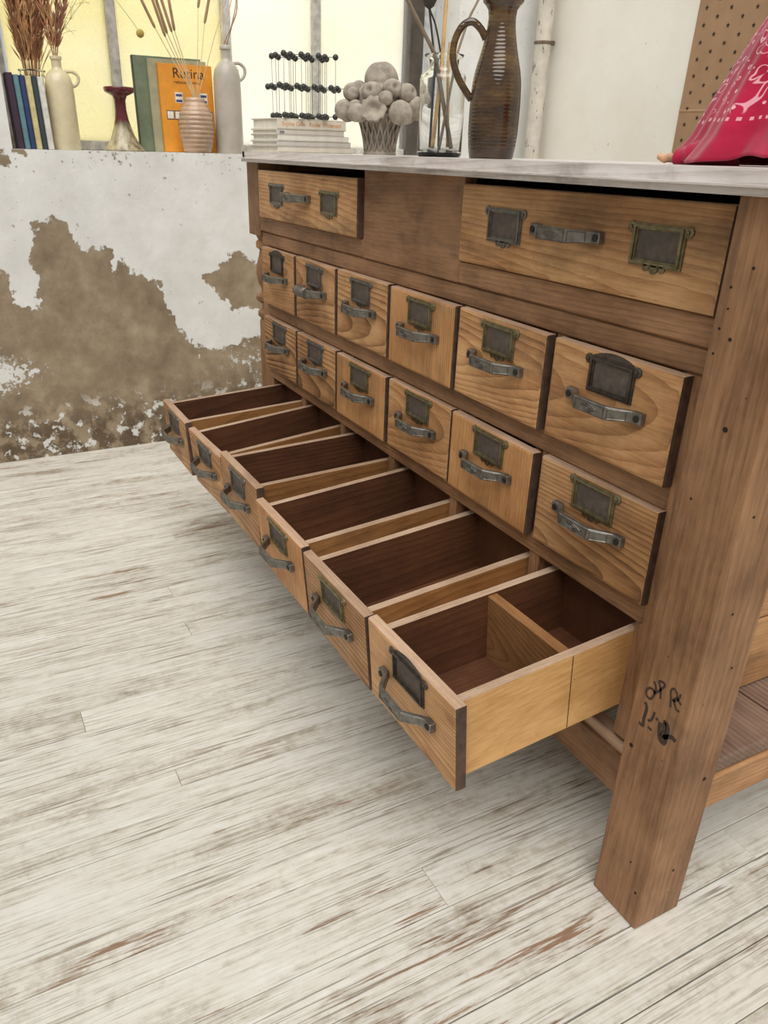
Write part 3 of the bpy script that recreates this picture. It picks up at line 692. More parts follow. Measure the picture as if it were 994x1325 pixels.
for k, (m, tip) in enumerate((((0.0110, 0.0290), (0.026, 0.275)), ((-0.0040, 0.0306), (-0.012, 0.245)), ((-0.0180, 0.0250), (-0.046, 0.205)))):
    bm = bmesh.new(); P = sheaf_path(m[0], m[1], tip[0], tip[1], (0.24, 0.27, 0.25)[k], 0.55)
    tube_bm(P, [0.0011 - 0.0006 * i / len(P) for i in range(len(P))], 5, bm); rn = random.Random(k)
    for q in range(14):
        p = P[rn.randrange(13, len(P) - 1)]; d = Vector((rn.uniform(-.12, .12), rn.uniform(-.1, 1), rn.uniform(-.4, .8))).normalized() * rn.uniform(.02, .05)
        tube_bm([p, p + d * 0.5 + Vector((0, 0, .003)), p + d], 0.00045, 4, bm)
    tag(bm_obj('airy_sprig', bm, twig_m), 'thin airy dried sprig arching out of the glass jar over the cream bottle', 'dried sprig', 'airy sprigs')
# cream stoneware bottle with ear handle
def bottle(name, loc, mat, lab, s=1.0, hz=0.0):
    e = empty(name, loc); tag(e, lab, 'bottle')
    prof = [(0.002, 0.0), (0.040, 0.0), (0.0425, 0.004), (0.0425, 0.03), (0.0415, 0.17), (0.0405, 0.195), (0.036, 0.215), (0.026, 0.229), (0.0155, 0.236), (0.0140, 0.243), (0.0142, 0.262), (0.0170, 0.264), (0.0172, 0.272), (0.0150, 0.274), (0.0112, 0.272), (0.0110, 0.240), (0.022, 0.226), (0.036, 0.192), (0.0375, 0.020), (0.002, 0.014)]
    lathe_part('bottle_body', [(r * s, z * (1 + hz)) for r, z in prof], mat, e)
    H = 1 + hz
    pth = smooth_path([(0, 0.022 * s, 0.231 * H), (0, 0.042 * s, 0.232 * H), (0, 0.057 * s, 0.222 * H), (0, 0.058 * s, 0.207 * H), (0, 0.050 * s, 0.195 * H), (0, 0.038 * s, 0.188 * H)], 5)
    bm_obj('ear_handle', tube_bm(pth, 0.0048, 10), mat, e, True); return e
cream_g = glaze('cream_stoneware_glaze', (208, 196, 162)); grey_g = glaze('grey_stoneware_glaze', (178, 170, 158), 0.3)
bottle('stoneware_bottle', (-2.272, -0.2815, SZ), cream_g, 'cream stoneware bottle with a small ear handle beside the leaning books', 0.96, -0.11)
bottle('stoneware_bottle', (-2.274, 0.2300, SZ), grey_g, 'grey stoneware bottle with a small ear handle at the countertop end of the sill', 1.04, 0.115)
# stem with a round yellow ball in the cream bottle
P = smooth_path([(-2.250, -0.2815, 0.9535), (-2.2627, -0.2815, 1.146), (-2.2622, -0.2815, 1.186), (-2.222, -0.262, 1.31), (-2.202, -0.190, 1.405), (-2.225, -0.105, 1.325), (-2.268, -0.036, 1.259)], 6)
st = empty('ball_flower', (-2.250, -0.2815, 0.9535)); tag(st, 'thin arching stem with one round mustard ball flower in the cream bottle', 'dried flower')
def rel(o, e): o.parent = e; o.matrix_parent_inverse = Matrix.Translation(e.location).inverted(); return o
rel(bm_obj('stalk', tube_bm(P, 0.0007, 5), twig_m), st)
bm = bmesh.new(); bmesh.ops.create_icosphere(bm, subdivisions=3, radius=0.0115)
for v in bm.verts: v.co *= 1 + random.uniform(-.05, .05)
bmesh.ops.translate(bm, verts=bm.verts[:], vec=(-2.268, -0.033, 1.252)); rel(bm_obj('flower_head', bm, plain('mustard_ball', (176, 156, 84), 0.9, bump=0.4), None, True), st)
# flared candlestick: plum glaze above, grey-green crackle below
def candle_mat():
    N = NT('plum_and_celadon_glaze', 0.18); sp = N.n('ShaderNodeSeparateXYZ'); N.l(N.obj(), sp.inputs[0])
    nz = N.noise(N.mapping(N.obj(), scale=(1, 1, 0.25)), 60, 4)
    k = N.step(N.math('ADD', sp.outputs[2], N.math('MULTIPLY', N.math('SUBTRACT', nz, 0.5), 0.055)), 0.066, 0.084)
    low = N.ramp(nz, [(0.35, lin((98, 88, 60))), (0.62, lin((176, 164, 134)))])
    N.color(N.mix(k, low, lin((92, 34, 42)))); return N.m
cs = empty('candlestick', (-2.292, -0.1075, SZ)); tag(cs, 'flared ceramic candlestick, plum red above and mottled grey green below', 'candlestick')
lathe_part('candlestick_body', [(0.002, 0.0), (0.060, 0.0), (0.062, 0.003), (0.056, 0.010), (0.044, 0.026), (0.034, 0.045), (0.026, 0.068), (0.020, 0.090), (0.0165, 0.115), (0.0165, 0.140), (0.022, 0.152), (0.036, 0.158), (0.044, 0.163), (0.0455, 0.172), (0.043, 0.175), (0.030, 0.172), (0.014, 0.166), (0.002, 0.162)], candle_mat(), cs)
# green folders and the orange book
def slab_book(name, y0, y1, h, t, x, mats, lab, lean=0.0, yaw=0.0):
    e = empty(name, (x, y0, SZ + 0.0002 + t * abs(math.sin(R(lean))))); tag(e, lab, 'book')
    W = y1 - y0; bm = bmesh.new(); k = 0.0022
    box_bm(-t, -t + k, 0, W, 0, h, 0.0006, bm=bm); box_bm(-k, 0, 0, W, 0, h, 0.0006, bm=bm); box_bm(-t, 0, 0, 0.003, 0, h, 0.0008, bm=bm)
    bm_obj('cover', bm, mats, e); box('page_block', -t + k, -k, 0.002, W - 0.004, 0.003, h - 0.003, paper, e, 0)
    e.rotation_euler = (0, R(lean), R(yaw)); return e
sage = plain('sage_green_cover', (112, 124, 98), 0.5, var=0.1); sage2 = plain('pale_olive_cover', (164, 160, 128), 0.55, var=0.08)
orange = plain('orange_cover', (228, 152, 50), 0.45, var=0.05)
g1 = slab_book('large_book', -0.046, 0.170, 0.268, 0.0180, -2.3375, sage, 'tall sage green book with a dark spine behind the orange book', -3.0)
box('spine_strip', -0.0182, 0.0002, -0.0012, 0.001, 0.0, 0.268, plain('dark_spine', (52, 54, 52), 0.5), g1, 0.0004)
g2 = slab_book('large_book', -0.004, 0.184, 0.262, 0.0085, -2.3286, sage2, 'pale olive book squeezed between the tall sage book and the orange book', -3.0)
ob = slab_book('orange_book', 0.024, 0.199, 0.250, 0.0100, -2.3182, orange, 'orange book with black title and small printed squares behind the ribbed vase', -3.0)
blk = plain('print_black', (60, 44, 30), 0.6); blu = plain('print_blue', (58, 74, 120), 0.6); wht = plain('print_white', (226, 222, 210), 0.6)
def cover_text(body, size, y, z, mat):
    bm = text_bm(body, size, 0.0003); bmesh.ops.transform(bm, matrix=T((0.0003, y, z)) @ Matrix.Rotation(R(90), 4, 'Z') @ Matrix.Rotation(R(90), 4, 'X'), verts=bm.verts[:])
    return bm_obj('cover_lettering', bm, mat, ob)
cover_text('Rutina', 0.040, 0.046, 0.212, blk); cover_text('relatos y otros', 0.014, 0.050, 0.196, blk)
def cover_rect(y0, y1, z0, z1, m, dx=0.0): box('printed_block', -0.0002, 0.0004 + dx, y0, y1, z0, z1, m, ob, 0)
for y in (0.050, 0.130):
    cover_rect(y, y + 0.024, 0.142, 0.172, wht); cover_rect(y + 0.002, y + 0.022, 0.160, 0.167, blu, 0.0003); cover_rect(y + 0.002, y + 0.022, 0.144, 0.151, blu, 0.0003)
for k in range(6): 
    y = 0.018 + k * 0.0255
    cover_rect(y, y + 0.0235, 0.094, 0.120, blk); cover_rect(y + 0.002, y + 0.0215, 0.0965, 0.1175, wht, 0.0003)
cover_rect(0.052, 0.064, 0.072, 0.092, blk)
# ribbed vase
prof = [(0.002, 0.0), (0.038, 0.0)]; nrib = 12; Hh = 0.155
env = lambda t: 0.041 + 0.0135 * math.sin(math.pi * min(1, t * 1.12)) ** 0.8 - 0.012 * max(0, (t - 0.70) / 0.30) ** 1.2
for k in range(nrib * 6 + 1):
    t = k / (nrib * 6); prof.append((env(t) + 0.0022 * abs(math.sin(math.pi * t * nrib)) - 0.001, 0.001 + t * Hh))
prof += [(prof[-1][0] - 0.005, Hh), (prof[-1][0] - 0.006, Hh - 0.02), (0.03, 0.05), (0.002, 0.04)]
rv = empty('ribbed_vase', (-2.2595, 0.1165, SZ)); tag(rv, 'pinkish brown glazed vase with horizontal ribs in front of the orange book', 'vase')
lathe_part('vase_body', prof, glaze('pink_brown_glaze', (176, 148, 124), 0.16, 0.14), rv, 48, 70)
rush_s = plain('pale_rush_stalk', (206, 180, 140), 0.7, var=0.12); rush_h = plain('brown_rush_spike', (158, 126, 96), 0.85, var=0.15, bump=0.3)
heads = [((0.0098, 1.2714), (-0.0223, 1.3361)), ((0.0403, 1.252), (0.0118, 1.3391)), ((0.0626, 1.2656), (0.0394, 1.3415)), ((0.0724, 1.2703), (0.0626, 1.3436)), ((0.050, 1.262), (0.026, 1.340)), ((0.1535, 1.336), (0.1571, 1.3519)), ((0.1724, 1.2979), (0.1885, 1.3547)), ((0.2020, 1.262), (0.238, 1.345))]
for k, (a, b) in enumerate(heads):
    A = Vector((-2.2625 - 0.004 * k, a[0], a[1])); B = Vector((-2.2625 - 0.004 * k, b[0], b[1])); d = (B - A).normalized()
    base = Vector((-2.2595 - 0.0035 * (k - 4), 0.1165 + 0.012 * (k - 3.5) / 4, 0.984)); mouth = Vector((base.x, 0.121 + 0.0035 * (k - 3.5), 1.092))
    e = empty('rush_stem', base); tag(e, 'dried rush stem with a long brown spike standing in the ribbed vase' if k != 7 else 'bare thin dried stalk slanting from the ribbed vase past the grey bottle', 'dried rush', 'rushes in the ribbed vase' if k != 7 else None)
    rel(bm_obj('stalk', tube_bm(smooth_path([base, mouth, (mouth + A) / 2, A], 4), 0.0014 if k < 5 else 0.0011, 6), rush_s), e)
    L = 0.17
    P = [A - d * 0.004, A, A + d * 0.01, A + d * L * 0.5, A + d * L, A + d * (L + 0.01)]
    rel(bm_obj('spike' if k != 7 else 'stalk_tip', tube_bm(P, [0.0014, 0.0036, 0.0044, 0.0042, 0.0036, 0.001] if k != 7 else [0.0011] * 5 + [0.0005], 9), rush_h if k != 7 else rush_s, None, True), e)
NX, NY = -2.274, 0.2300
for k, (neck, below, above) in enumerate((((-.0050, -.0045), (-.014, -.012), [(-.010, .0008, 1.32), (-.014, .0008, 1.42)]),
                                          ((.0052, .0048), (.014, .012), [(.010, .0184, 1.2850), (.016, .0340, 1.345), (.020, .0450, 1.43)]),
                                          ((-.0048, .0050), (-.013, .014), [(-.012, .0105, 1.3165), (-.018, .0299, 1.3522), (-.022, .0400, 1.40)]),
                                          ((.0050, -.0048), (.014, -.012), [(.022, .0300, 1.3161), (.030, .0355, 1.3636), (.034, .0380, 1.43)]))):
    P = smooth_path([(NX + below[0] * 1.8, NY + below[1] * 1.8, 0.9580), (NX + below[0], NY + below[1], 1.10), (NX + neck[0], NY + neck[1], 1.204), (NX + neck[0], NY + neck[1], 1.242)] + [(NX + x, NY + y, z) for x, y, z in above], 6)
    tag(bm_obj('dried_twig', tube_bm(P, [0.0015 if (i // 4) % 2 else 0.0020 for i in range(len(P))], 6), rush_h if k % 2 else rush_s), 'crooked dried twig standing in the grey stoneware bottle', 'twig', 'twigs in the grey bottle')

# ------------------------------------------------------------------ things on the countertop
# pile of five pale books
ang = R(10.0); P0 = Vector((-1.407, 0.059, TOPZ))
z = TOPZ
names = ['bottom book of the pale pile on the countertop, widest of all', 'second pale book up in the countertop pile', 'middle pale book of the countertop pile', 'pale book directly under the top one of the countertop pile', 'thick top book of the pale pile with orange spine lettering']
for k, (t, w, L, c) in enumerate(((0.0125, 0.127, 0.216, (214, 206, 190)), (0.012, 0.124, 0.210, (196, 190, 180)), (0.0125, 0.122, 0.202, (222, 216, 204)), (0.0115, 0.120, 0.190, (206, 198, 186)), (0.0225, 0.120, 0.193, (218, 208, 190)))):
    e = empty('book', (P0.x, P0.y - 0.002 * (k % 2), z), ang); tag(e, names[k], 'book', 'books piled on the countertop')
    cm = plain('pale_book_cover', c, 0.5, var=0.05, scale=40); bm = bmesh.new()
    box_bm(-w, 0, 0, L, 0, 0.0022, 0.0004, bm=bm); box_bm(-w, 0, 0, L, t - 0.0022, t, 0.0004, bm=bm); box_bm(-0.003, 0, 0, L, 0, t, 0.0006, bm=bm)
    bm_obj('cover', bm, cm, e); box('page_block', -w + 0.004, -0.002, 0.004, L - 0.004, 0.0022, t - 0.0022, paper, e, 0)
    if k == 4:
        om = plain('orange_print', (206, 150, 96), 0.6)
        for body, y in (('Sophie Calle', 0.012), ('Rachel Whiteread', 0.086)):
            bm = text_bm(body, 0.0125, 0.0002); bmesh.ops.transform(bm, matrix=T((0.0002, y, 0.0075)) @ Matrix.Rotation(R(90), 4, 'Z') @ Matrix.Rotation(R(90), 4, 'X'), verts=bm.verts[:])
            bm_obj('spine_lettering', bm, om, e)
    if k == 3:
        box('spine_label', -0.0005, 0.0004, 0.008, 0.020, 0.003, 0.008, plain('grey_print', (120, 120, 124), 0.6), e, 0)
    z += t
PILE = z
# crystal lattice model: three honeycomb sheets of black beads joined by thin wires
bead_m = plain('black_bead', (44, 48, 44), 0.35, var=0.2); wire_m = metal('thin_grey_wire', (120, 116, 110), (150, 146, 140), 0.4)
lat = empty('lattice_model', (-1.452, 0.146, PILE), R(0)); tag(lat, 'three tier lattice model of black beads and thin wires on the pile of pale books', 'molecule model')
bm = bmesh.new(); bmesh.ops.create_uvsphere(bm, u_segments=14, v_segments=10, radius=0.0066); me_bead = bpy.data.meshes.new('bead'); bm.to_mesh(me_bead); bm.free(); me_bead.materials.append(bead_m); me_bead.polygons.foreach_set('use_smooth', [True] * len(me_bead.polygons))
bond = 0.0245; zl = [0.0066, 0.0066 + 0.059, 0.0066 + 0.1205]
def sheet(n, sh):
    pts = []
    for i in range(n):
        for j in range(3):
            x = (j - 1) * bond * 1.5 + (0.25 * bond if i % 2 else -0.25 * bond) * (1 if j % 2 else -1); y = (i - (n - 1) / 2) * bond * 0.866 + sh
            pts.append((x, y))
    return pts
sheets = [sheet(7, -0.004), sheet(9, 0.006), sheet(7, -0.004)]
def wire(a, b, r=0.0006):
    a, b = Vector(a), Vector(b); bm_obj('wire', tube_bm([a, b], r, 5), wire_m, lat)
for k, pts in enumerate(sheets):
    for x, y in pts: inst('bead', me_bead, lat, (x, y, zl[k]))
    for i in range(len(pts)):
        for j in range(i):
            dd = math.dist(pts[i], pts[j])
            if dd < bond * 1.1: wire((*pts[i], zl[k]), (*pts[j], zl[k]), 0.0009)
for i, (x, y) in enumerate(sheets[0]):
    if i % 3 != 1 or i % 2: wire((x, y, zl[0]), (x, y, zl[2]))
# carved stone basket of fruit
stone = plain('carved_grey_stone', (150, 140, 126), 0.9, var=0.22, scale=45, bump=0.35)
bk = empty('stone_fruit_basket', (-1.262, 0.2475, TOPZ), R(-28)); tag(bk, 'carved grey stone basket heaped with fruit standing between the books and the glass vase', 'sculpture')
prof = [(0.002, 0), (0.037, 0), (0.037, 0.004), (0.033, 0.012), (0.0335, 0.03), (0.036, 0.05), (0.042, 0.07), (0.050, 0.088), (0.054, 0.095), (0.002, 0.098)]
lathe_part('basket_core', prof, stone, bk, 36)
bm = bmesh.new()
for k in range(18):
    for s in (-1, 1):
        pts = []
        for q in range(8):
            t = q / 7; a = 2 * math.pi * k / 18 + s * t * 0.5; r = 0.0345 + 0.0195 * t ** 1.8; pts.append((r * math.cos(a), r * math.sin(a), 0.008 + 0.084 * t))
        tube_bm(pts, 0.0024, 6, bm)
bm_obj('basket_weave', bm, stone, bk, True)
bm = bmesh.new()
tube_bm([(0.053 * math.cos(2*math.pi*q/40), 0.053 * math.sin(2*math.pi*q/40), 0.093 + 0.002 * math.sin(q * 2.5)) for q in range(41)], 0.005, 8, bm); bm_obj('basket_rim', bm, stone, bk, True)
def fruit(kind, r, loc, rot=(0, 0, 0), sc=(1, 1, 1)):
    bm = bmesh.new(); bmesh.ops.create_uvsphere(bm, u_segments=28, v_segments=18, radius=1.0)
    for v in bm.verts:
        z = v.co.z; a = math.atan2(v.co.y, v.co.x); rr = math.hypot(v.co.x, v.co.y)
        if kind == 'apple': v.co.z -= 0.55 * math.exp(-(rr / 0.28) ** 2) * (1 if z > 0 else -0.4)
        elif kind == 'melon': k = 1 + 0.07 * abs(math.cos(4 * a)) * min(1, rr * 2); v.co.x *= k; v.co.y *= k; v.co.z -= 0.12 * math.exp(-(rr / 0.2) ** 2) * (1 if z > 0 else -1)
        elif kind == 'flower':
            if z > 0: v.co.z = 0.35 - 0.55 * math.exp(-(rr / 0.5) ** 4) + 0.05 * math.cos(10 * a) * rr
            k = 1 + 0.07 * math.cos(10 * a) * rr; v.co.x *= k; v.co.y *= k
        elif kind == 'peach': v.co.x -= 0.12 * math.exp(-((a) / 0.25) ** 2) * rr
    bmesh.ops.scale(bm, vec=tuple(r * s for s in sc), verts=bm.verts[:])
    o = bm_obj('fruit', bm, stone, bk, True); o.location = loc; o.rotation_euler = rot; return o
# the near side of the group faces the camera: local -y after the empty's turn
def aim(d): return Vector(d).to_track_quat('Z', 'Y').to_euler()
V = Vector
fruit('melon', 0.035, (0.0, 0.0, 0.166), (0.1, 0.05, 0), (1, 1, 1.22))
ringf = [('flower', .0285, -100, .100, .068), ('melon', .0265, -55, .094, .072), ('apple', .0225, -22, .110, .076), ('peach', .020, 12, .100, .076), ('apple', .024, 45, .096, .072), ('peach', .025, 85, .1, .07), ('apple', .024, 125, .1, .07), ('melon', .025, 165, .1, .07), ('peach', .023, 200, .100, .078), ('peach', .021, 232, .092, .074),
         ('peach', .018, -142, .104, .064), ('apple', .0225, -110, .138, .050), ('apple', .022, -62, .146, .050), ('peach', .0165, -80, .124, .066), ('apple', .024, -30, .136, .060), ('peach', .021, 20, .138, .054), ('apple', .022, 70, .142, .050), ('peach', .022, 120, .14, .05), ('peach', .021, -175, .140, .060), ('peach', .0155, -150, .134, .064), ('apple', .018, 160, .15, .05), ('peach', .0145, -128, .086, .062), ('peach', .015, -38, .084, .062)]
for kd, r, a, z, rad in ringf:
    a = R(a + 88); rad *= 1.08; d = (math.cos(a), math.sin(a), 0.25)
    fruit(kd, r, (rad * math.cos(a), rad * math.sin(a), z), aim(d), (1, 1, 0.9 if kd != 'flower' else 0.7))
bm = bmesh.new(); bmesh.ops.create_uvsphere(bm, u_segments=20, v_segments=12, radius=0.058); bmesh.ops.scale(bm, vec=(1, 1, 0.95), verts=bm.verts[:]); bmesh.ops.translate(bm, verts=bm.verts[:], vec=(0, 0, 0.118)); bm_obj('fruit_mound', bm, stone, bk, True)
bk.scale = (1.0, 1.0, 0.88)
# clear glass apothecary vase with branches
gv = empty('glass_vase', (-0.9005, 0.1795, TOPZ)); tag(gv, 'clear straight glass vase with a flared rim holding bare stems beside the brown jug', 'vase')
gp = [(0.002, 0.0), (0.037, 0.0), (0.041, 0.004), (0.041, 0.012), (0.041, 0.146), (0.039, 0.153), (0.029, 0.159), (0.0265, 0.164), (0.0265, 0.178), (0.0345, 0.185), (0.0350, 0.188), (0.033, 0.189), (0.0240, 0.180), (0.0238, 0.163), (0.0270, 0.156), (0.0365, 0.150), (0.0382, 0.144), (0.0382, 0.014), (0.036, 0.009), (0.002, 0.008)]
lathe_part('vase_glass', [(r, z * 0.865) for r, z in gp], clear, gv, 48)
stem_b = plain('pale_peeled_stem', (206, 166, 110), 0.6, var=0.15); stem_g = plain('grey_brown_stem', (128, 112, 92), 0.7, var=0.2); stem_d = plain('dark_stem', (58, 54, 46), 0.7)
def branch(pts, r, mat, lab, extra=None, name='bare_stem'):
    P = smooth_path(pts, 5); e = empty(name, pts[0]); tag(e, lab, 'stem')
    rel(bm_obj('stalk', tube_bm(P, [r * (1 - 0.25 * i / len(P)) for i in range(len(P))], 10), mat, None, True), e)
    if extra: rel(extra, e)
    return e
VX, VY = gv.location.x, gv.location.y
def in_vase(base, neck, above, z0=0.9550):
    f = lambda t: (VX + base[0] + (neck[0] - base[0]) * t, VY + base[1] + (neck[1] - base[1]) * t, z0 + (1.0925 - z0) * t)
    return [f(0), f(0.5), f(0.93), f(1.0)] + above
branch(in_vase((.006, .022), (.004, -.0180), [(-.8975, .1575, 1.1065), (-.899, .0995, 1.1813), (-.902, .03, 1.28)]), .0042, stem_g, 'thick grey brown stem leaning away from the jug in the glass vase')
ph = lathe_bm([(0.002, -0.012), (0.008, -0.008), (0.0135, 0.004), (0.0135, 0.014), (0.009, 0.024), (0.010, 0.027), (0.002, 0.028)], 18); bmesh.ops.translate(ph, verts=ph.verts[:], vec=(-.912, .1505, 1.186))
branch(in_vase((-.022, -.008), (-.0100, -.0125), [(-.9108, .1640, 1.108), (-.912, .1505, 1.175)]), .0024, stem_d, 'dark upright stem with a rounded seed head in the glass vase', bm_obj('seed_head', ph, stem_d, None, True), 'seed_head_stem')
branch(in_vase((-.006, -.012), (-.0030, -.0020), [(-.9035, .1772, 1.110), (-.903, .1785, 1.188), (-.902, .183, 1.30)]), .0040, stem_b, 'straight pale stem standing in the middle of the glass vase')
branch(in_vase((-.020, .010), (-.0140, .0020), [(-.916, .1810, 1.110), (-.924, .1720, 1.1538), (-.931, .1587, 1.1865), (-.936, .14, 1.26)]), .0020, stem_d, 'thin dark stem leaning beside the seed head in the glass vase')
branch(in_vase((.024, -.016), (.0080, .0180), [(-.8930, .2005, 1.108), (-.896, .2227, 1.1637), (-.898, .241, 1.1937), (-.902, .27, 1.25)]), .0026, stem_g, 'crooked twig leaning towards the jug in the glass vase')
branch(in_vase((-.014, .027), (-.0060, .0125), [(-.9062, .1922, 1.112), (-.9060, .1925, 1.128)]), .0030, stem_b, 'short pale forked stem inside the glass vase')
# tall brown glazed jug
def jug_mat():
    N = NT('brown_olive_glaze', 0.08, spec=0.7); o = N.obj(); sp = N.n('ShaderNodeSeparateXYZ'); N.l(o, sp.inputs[0])
    n = N.noise(N.mapping(o, scale=(1, 1, 3)), 22, 5, 0.6)
    c = N.ramp(N.math('ADD', N.math('MULTIPLY', n, 0.7), N.math('MULTIPLY', sp.outputs[2], 0.9)), [(0.34, lin((50, 33, 17))), (0.50, lin((78, 55, 27))), (0.68, lin((112, 88, 48)))])
    N.color(c); w = N.n('ShaderNodeTexWave', wave_type='BANDS', bands_direction='Z'); N.l(o, w.inputs['Vector']); w.inputs['Scale'].default_value = 62; w.inputs['Distortion'].default_value = 1.0
    N.bump(w.outputs[1], 0.20, 0.0012); return N.m
jm = jug_mat()
jg = empty('jug', (-0.6440, 0.1140, TOPZ)); tag(jg, 'tall brown glazed ribbed jug with looped handle standing on the countertop', 'jug')
s = 1.195e-3
jp = [(0.002, 0), (27.2*s, 0), (28.6*s, .003)] + [((28.6 + 3.4 * math.sin(min(1, t * 1.5) * math.pi / 2)) * s, .003 + .075 * t) for t in (.25, .5, .75, 1)] + [(31.8*s, .095), (30.6*s, .122), (28.5*s, .140), (25.5*s, .156), (22.4*s, .172), (19.6*s, .190), (17.3*s, .208), (16.7*s, .222), (17.6*s, .233), (21.0*s, .240), (24.2*s, .244), (25.0*s, .2475), (24*s, .250), (19*s, .246), (14.5*s, .232), (14.5*s, .20), (26*s, .14), (27*s, .01), (0.002, .008)]
lathe_part('jug_body', [(r, z * 0.835) for r, z in jp], jm, jg, 56, 60)
# handle leaves the neck, loops out and drops to the belly; it points towards the window wall
hv = V((-0.50, -0.866, 0)); hp = [(18*s, .190), (25*s, .205), (36*s, .2155), (48*s, .208), (56*s, .186), (57*s, .160), (50*s, .133), (40*s, .112), (30.5*s, .096)]
hp = [V((0, 0, z * 0.835)) + hv * r for r, z in hp]
bm_obj('jug_handle', tube_bm(smooth_path(hp, 5), 0.0052, 12), jm, jg, True)

# red bandana drooping over something tall
def bandana_mat():
    N = NT('crimson_bandana_cotton', 0.85, spec=0.2)
    uv = N.n('ShaderNodeUVMap').outputs[0]; sp = N.n('ShaderNodeSeparateXYZ'); N.l(uv, sp.inputs[0])
    wv = N.vmath('ADD', uv, N.noise(uv, 9, 2, out=1))
    v1 = N.n('ShaderNodeTexVoronoi'); N.l(wv, v1.inputs['Vector']); v1.inputs['Scale'].default_value = 11
    line = N.math('SUBTRACT', 1.0, N.step(N.math('ABSOLUTE', N.math('SUBTRACT', v1.outputs['Distance'], 0.36)), 0.02, 0.045))
    v2 = N.n('ShaderNodeTexVoronoi'); N.l(uv, v2.inputs['Vector']); v2.inputs['Scale'].default_value = 95; v2.inputs['Randomness'].default_value = 0.6
    dots = N.math('LESS_THAN', v2.outputs['Distance'], 0.24)
    zone = N.step(N.noise(uv, 13, 2), 0.50, 0.53)
    band = N.math('LESS_THAN', N.math('ABSOLUTE', N.math('SUBTRACT', sp.outputs[1], 0.105)), 0.006)
    upper = N.step(sp.outputs[1], 0.060, 0.066)
    pat = N.math('MULTIPLY', N.math('MAXIMUM', N.math('MULTIPLY', line, 0.8), N.math('MULTIPLY', dots, zone)), upper)
    row = N.math('MULTIPLY', N.math('LESS_THAN', N.math('ABSOLUTE', N.math('SUBTRACT', sp.outputs[1], 0.055)), 0.0022), N.math('LESS_THAN', N.math('FRACT', N.math('MULTIPLY', sp.outputs[0], 105)), 0.4))
    pat = N.math('MAXIMUM', pat, N.math('MULTIPLY', row, 0.8))
    base = N.ramp(N.noise(uv, 20, 4), [(0.3, lin((142, 10, 44))), (0.7, lin((176, 20, 62)))])
    N.color(N.mix(N.math('MULTIPLY', pat, 0.75), base, lin((238, 190, 200))))
    N.b.inputs['Sheen Weight'].default_value = 0.3
    N.bump(N.noise(uv, 900, 1), 0.15, 0.0004); return N.m
bn = empty('bandana', (-0.2323, 0.2520, TOPZ)); tag(bn, 'crimson paisley bandana draped in a cone with a loose corner on the countertop', 'bandana')
bm = bmesh.new(); uvl = bm.loops.layers.uv.new('uv'); NA, NTt = 160, 40; grid = []
toward = math.atan2(-0.92, 0.69)
for i in range(NTt + 1):
    t = i / NTt; ring = []
    for k in range(NA):
        a = 2 * math.pi * k / NA
        fold = 0.55 * math.sin(7 * a + 1.1) + 0.35 * math.sin(13 * a + 2.0 + 2 * t) + 0.2 * math.sin(23 * a)
        r0 = 0.008 + 0.112 * t ** 0.74 + 0.010 * max(0, t - 0.86) / 0.14
        r = r0 + fold * (0.015 * t ** 1.2) - 0.010 * t * max(0, math.sin(5 * a + 0.4 + 1.5 * t)) ** 3
        lift = 0.0115 * max(0, math.cos(a - toward - 0.35)) ** 2 * t ** 6
        z = 0.215 * (1 - t) ** 1.02 + 0.0012 + lift + 0.004 * t ** 3 * max(0, math.sin(9 * a + 0.5))
        ring.append((bm.verts.new((r * math.cos(a), r * math.sin(a), z)), a, t))
    grid.append(ring)
for A, B in zip(grid, grid[1:]):
    for k in range(NA):
        q = (A[k], A[(k+1) % NA], B[(k+1) % NA], B[k]); f = bm.faces.new([p[0] for p in q])
        for lp, p in zip(f.loops, q):
            aa = p[1] + (2 * math.pi if (k == NA - 1 and p[1] == 0) else 0); lp[uvl].uv = (aa * 0.11, 0.25 * (1 - p[2]))
bm.faces.new([p[0] for p in grid[0]])
ban_m = bandana_mat()
cloth = bm_obj('cloth', bm, ban_m, bn, True)
sm = cloth.modifiers.new('thickness', 'SOLIDIFY'); sm.thickness = 0.0011; sm.offset = -1
# loose corner: a flat lobe of cloth ending in a pale twisted tip
def lobe(name, pts, rads, flat, mat):
    bm = tube_bm(smooth_path(pts, 5), [r for r in rads for _ in range(5)][:5 * (len(pts) - 1) + 1], 14)
    uv2 = bm.loops.layers.uv.new('uv')
    for v in bm.verts: v.co.z = 0.0008 + (v.co.z - 0.0008) * flat + 0.0022 * math.sin(v.co.x * 310) * math.sin(v.co.y * 270); v.co.z = max(v.co.z, 0.0004)
    for f in bm.faces:
        for lp in f.loops: lp[uv2].uv = (lp.vert.co.x * 1.0 + 0.3, lp.vert.co.y)
    return bm_obj(name, bm, mat, bn, True)
lobe('loose_corner', [(-0.010, -0.075, 0.020), (-0.036, -0.092, 0.012), (-0.058, -0.100, 0.009), (-0.072, -0.104, 0.008)], [0.024, 0.018, 0.013, 0.007], 0.9, ban_m)
lobe('pale_corner_tip', [(-0.068, -0.103, 0.007), (-0.077, -0.106, 0.008), (-0.086, -0.110, 0.010), (-0.093, -0.113, 0.011)], [0.005, 0.0060, 0.0050, 0.0015], 0.8, plain('pale_tan_cloth', (186, 146, 112), 0.8, var=0.2, scale=60))

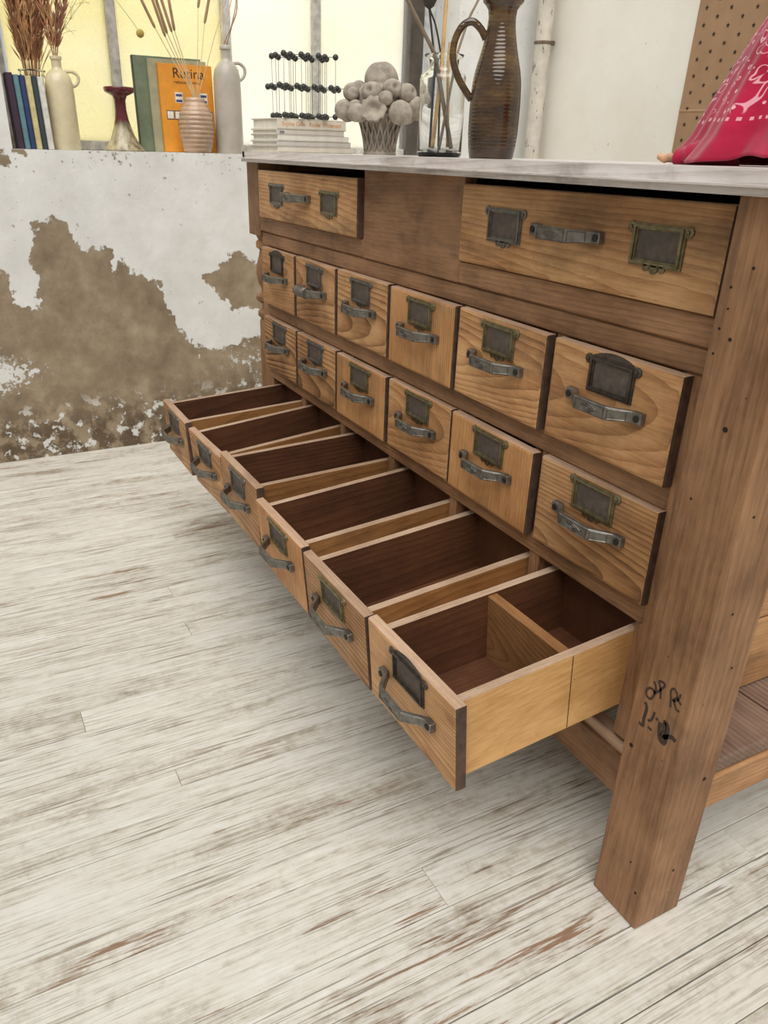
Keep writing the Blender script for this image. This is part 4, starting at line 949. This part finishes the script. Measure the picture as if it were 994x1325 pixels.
# brown wrapping paper with stars pinned on the back wall
pp = empty('star_paper', (-1.507, FY1, 0.90)); pp.rotation_euler = (0, R(1.3), 0); tag(pp, 'brown kraft paper sheet printed with small black stars hanging on the back wall', 'paper sheet')
kraft = plain('kraft_paper', (166, 132, 100), 0.75, var=0.06, scale=14)
bm = bmesh.new(); prof = [(0.0, 0.002), (0.18, 0.004), (0.185, 0.0055), (0.19, 0.004), (0.42, 0.003), (0.75, 0.002)]
vv = [[bm.verts.new((x, -d, z)) for x in (0.0, 0.56)] for z, d in prof]; wv_ = [[bm.verts.new((x, -d + 0.0012, z)) for x in (0.0, 0.56)] for z, d in prof]
for q in (vv, wv_):
    for a, b in zip(q, q[1:]): bm.faces.new((a[0], a[1], b[1], b[0]))
for a, b, c, d in zip(vv, vv[1:], wv_, wv_[1:]):
    bm.faces.new((a[0], b[0], d[0], c[0])); bm.faces.new((a[1], b[1], d[1], c[1]))
bm_obj('sheet', bm, kraft, pp)
bm = bmesh.new(); star = []
for k in range(10):
    a = math.pi / 2 + math.pi * k / 5; r = 0.0072 if k % 2 == 0 else 0.0032; star.append(bm.verts.new((r * math.cos(a), 0, r * math.sin(a))))
f = bm.faces.new(star); rr = bmesh.ops.extrude_face_region(bm, geom=[f]); bmesh.ops.translate(bm, verts=[v for v in rr['geom'] if isinstance(v, bmesh.types.BMVert)], vec=(0, -0.0004, 0)); bmesh.ops.recalc_face_normals(bm, faces=bm.faces[:])
me_star = bpy.data.meshes.new('star'); bm.to_mesh(me_star); bm.free(); me_star.materials.append(plain('black_print', (50, 36, 28), 0.7))
def paper_y(z):
    for (z0, d0), (z1, d1) in zip(prof, prof[1:]):
        if z0 <= z <= z1: return -(d0 + (d1 - d0) * (z - z0) / (z1 - z0))
    return -0.003
for c in range(13):
    for k in range(17):
        x = 0.030 + 0.0440 * c; z = 0.020 + 0.0428 * k + (0.0214 if c % 2 else 0) - 0.075 * 0.044 * c
        if 0.01 < z < 0.74 and x < 0.55: inst('star', me_star, pp, (x, paper_y(z) - 0.0001, z))
bm = bmesh.new()
for k in range(5): box_bm(0.118 + 0.006 * k, 0.121 + 0.006 * k, paper_y(0.225) - 0.0006, paper_y(0.225), 0.205 + 0.004 * k, 0.232 + 0.004 * k, bm=bm)
bm_obj('printed_stamp', bm, bpy.data.materials['black_print'], pp)
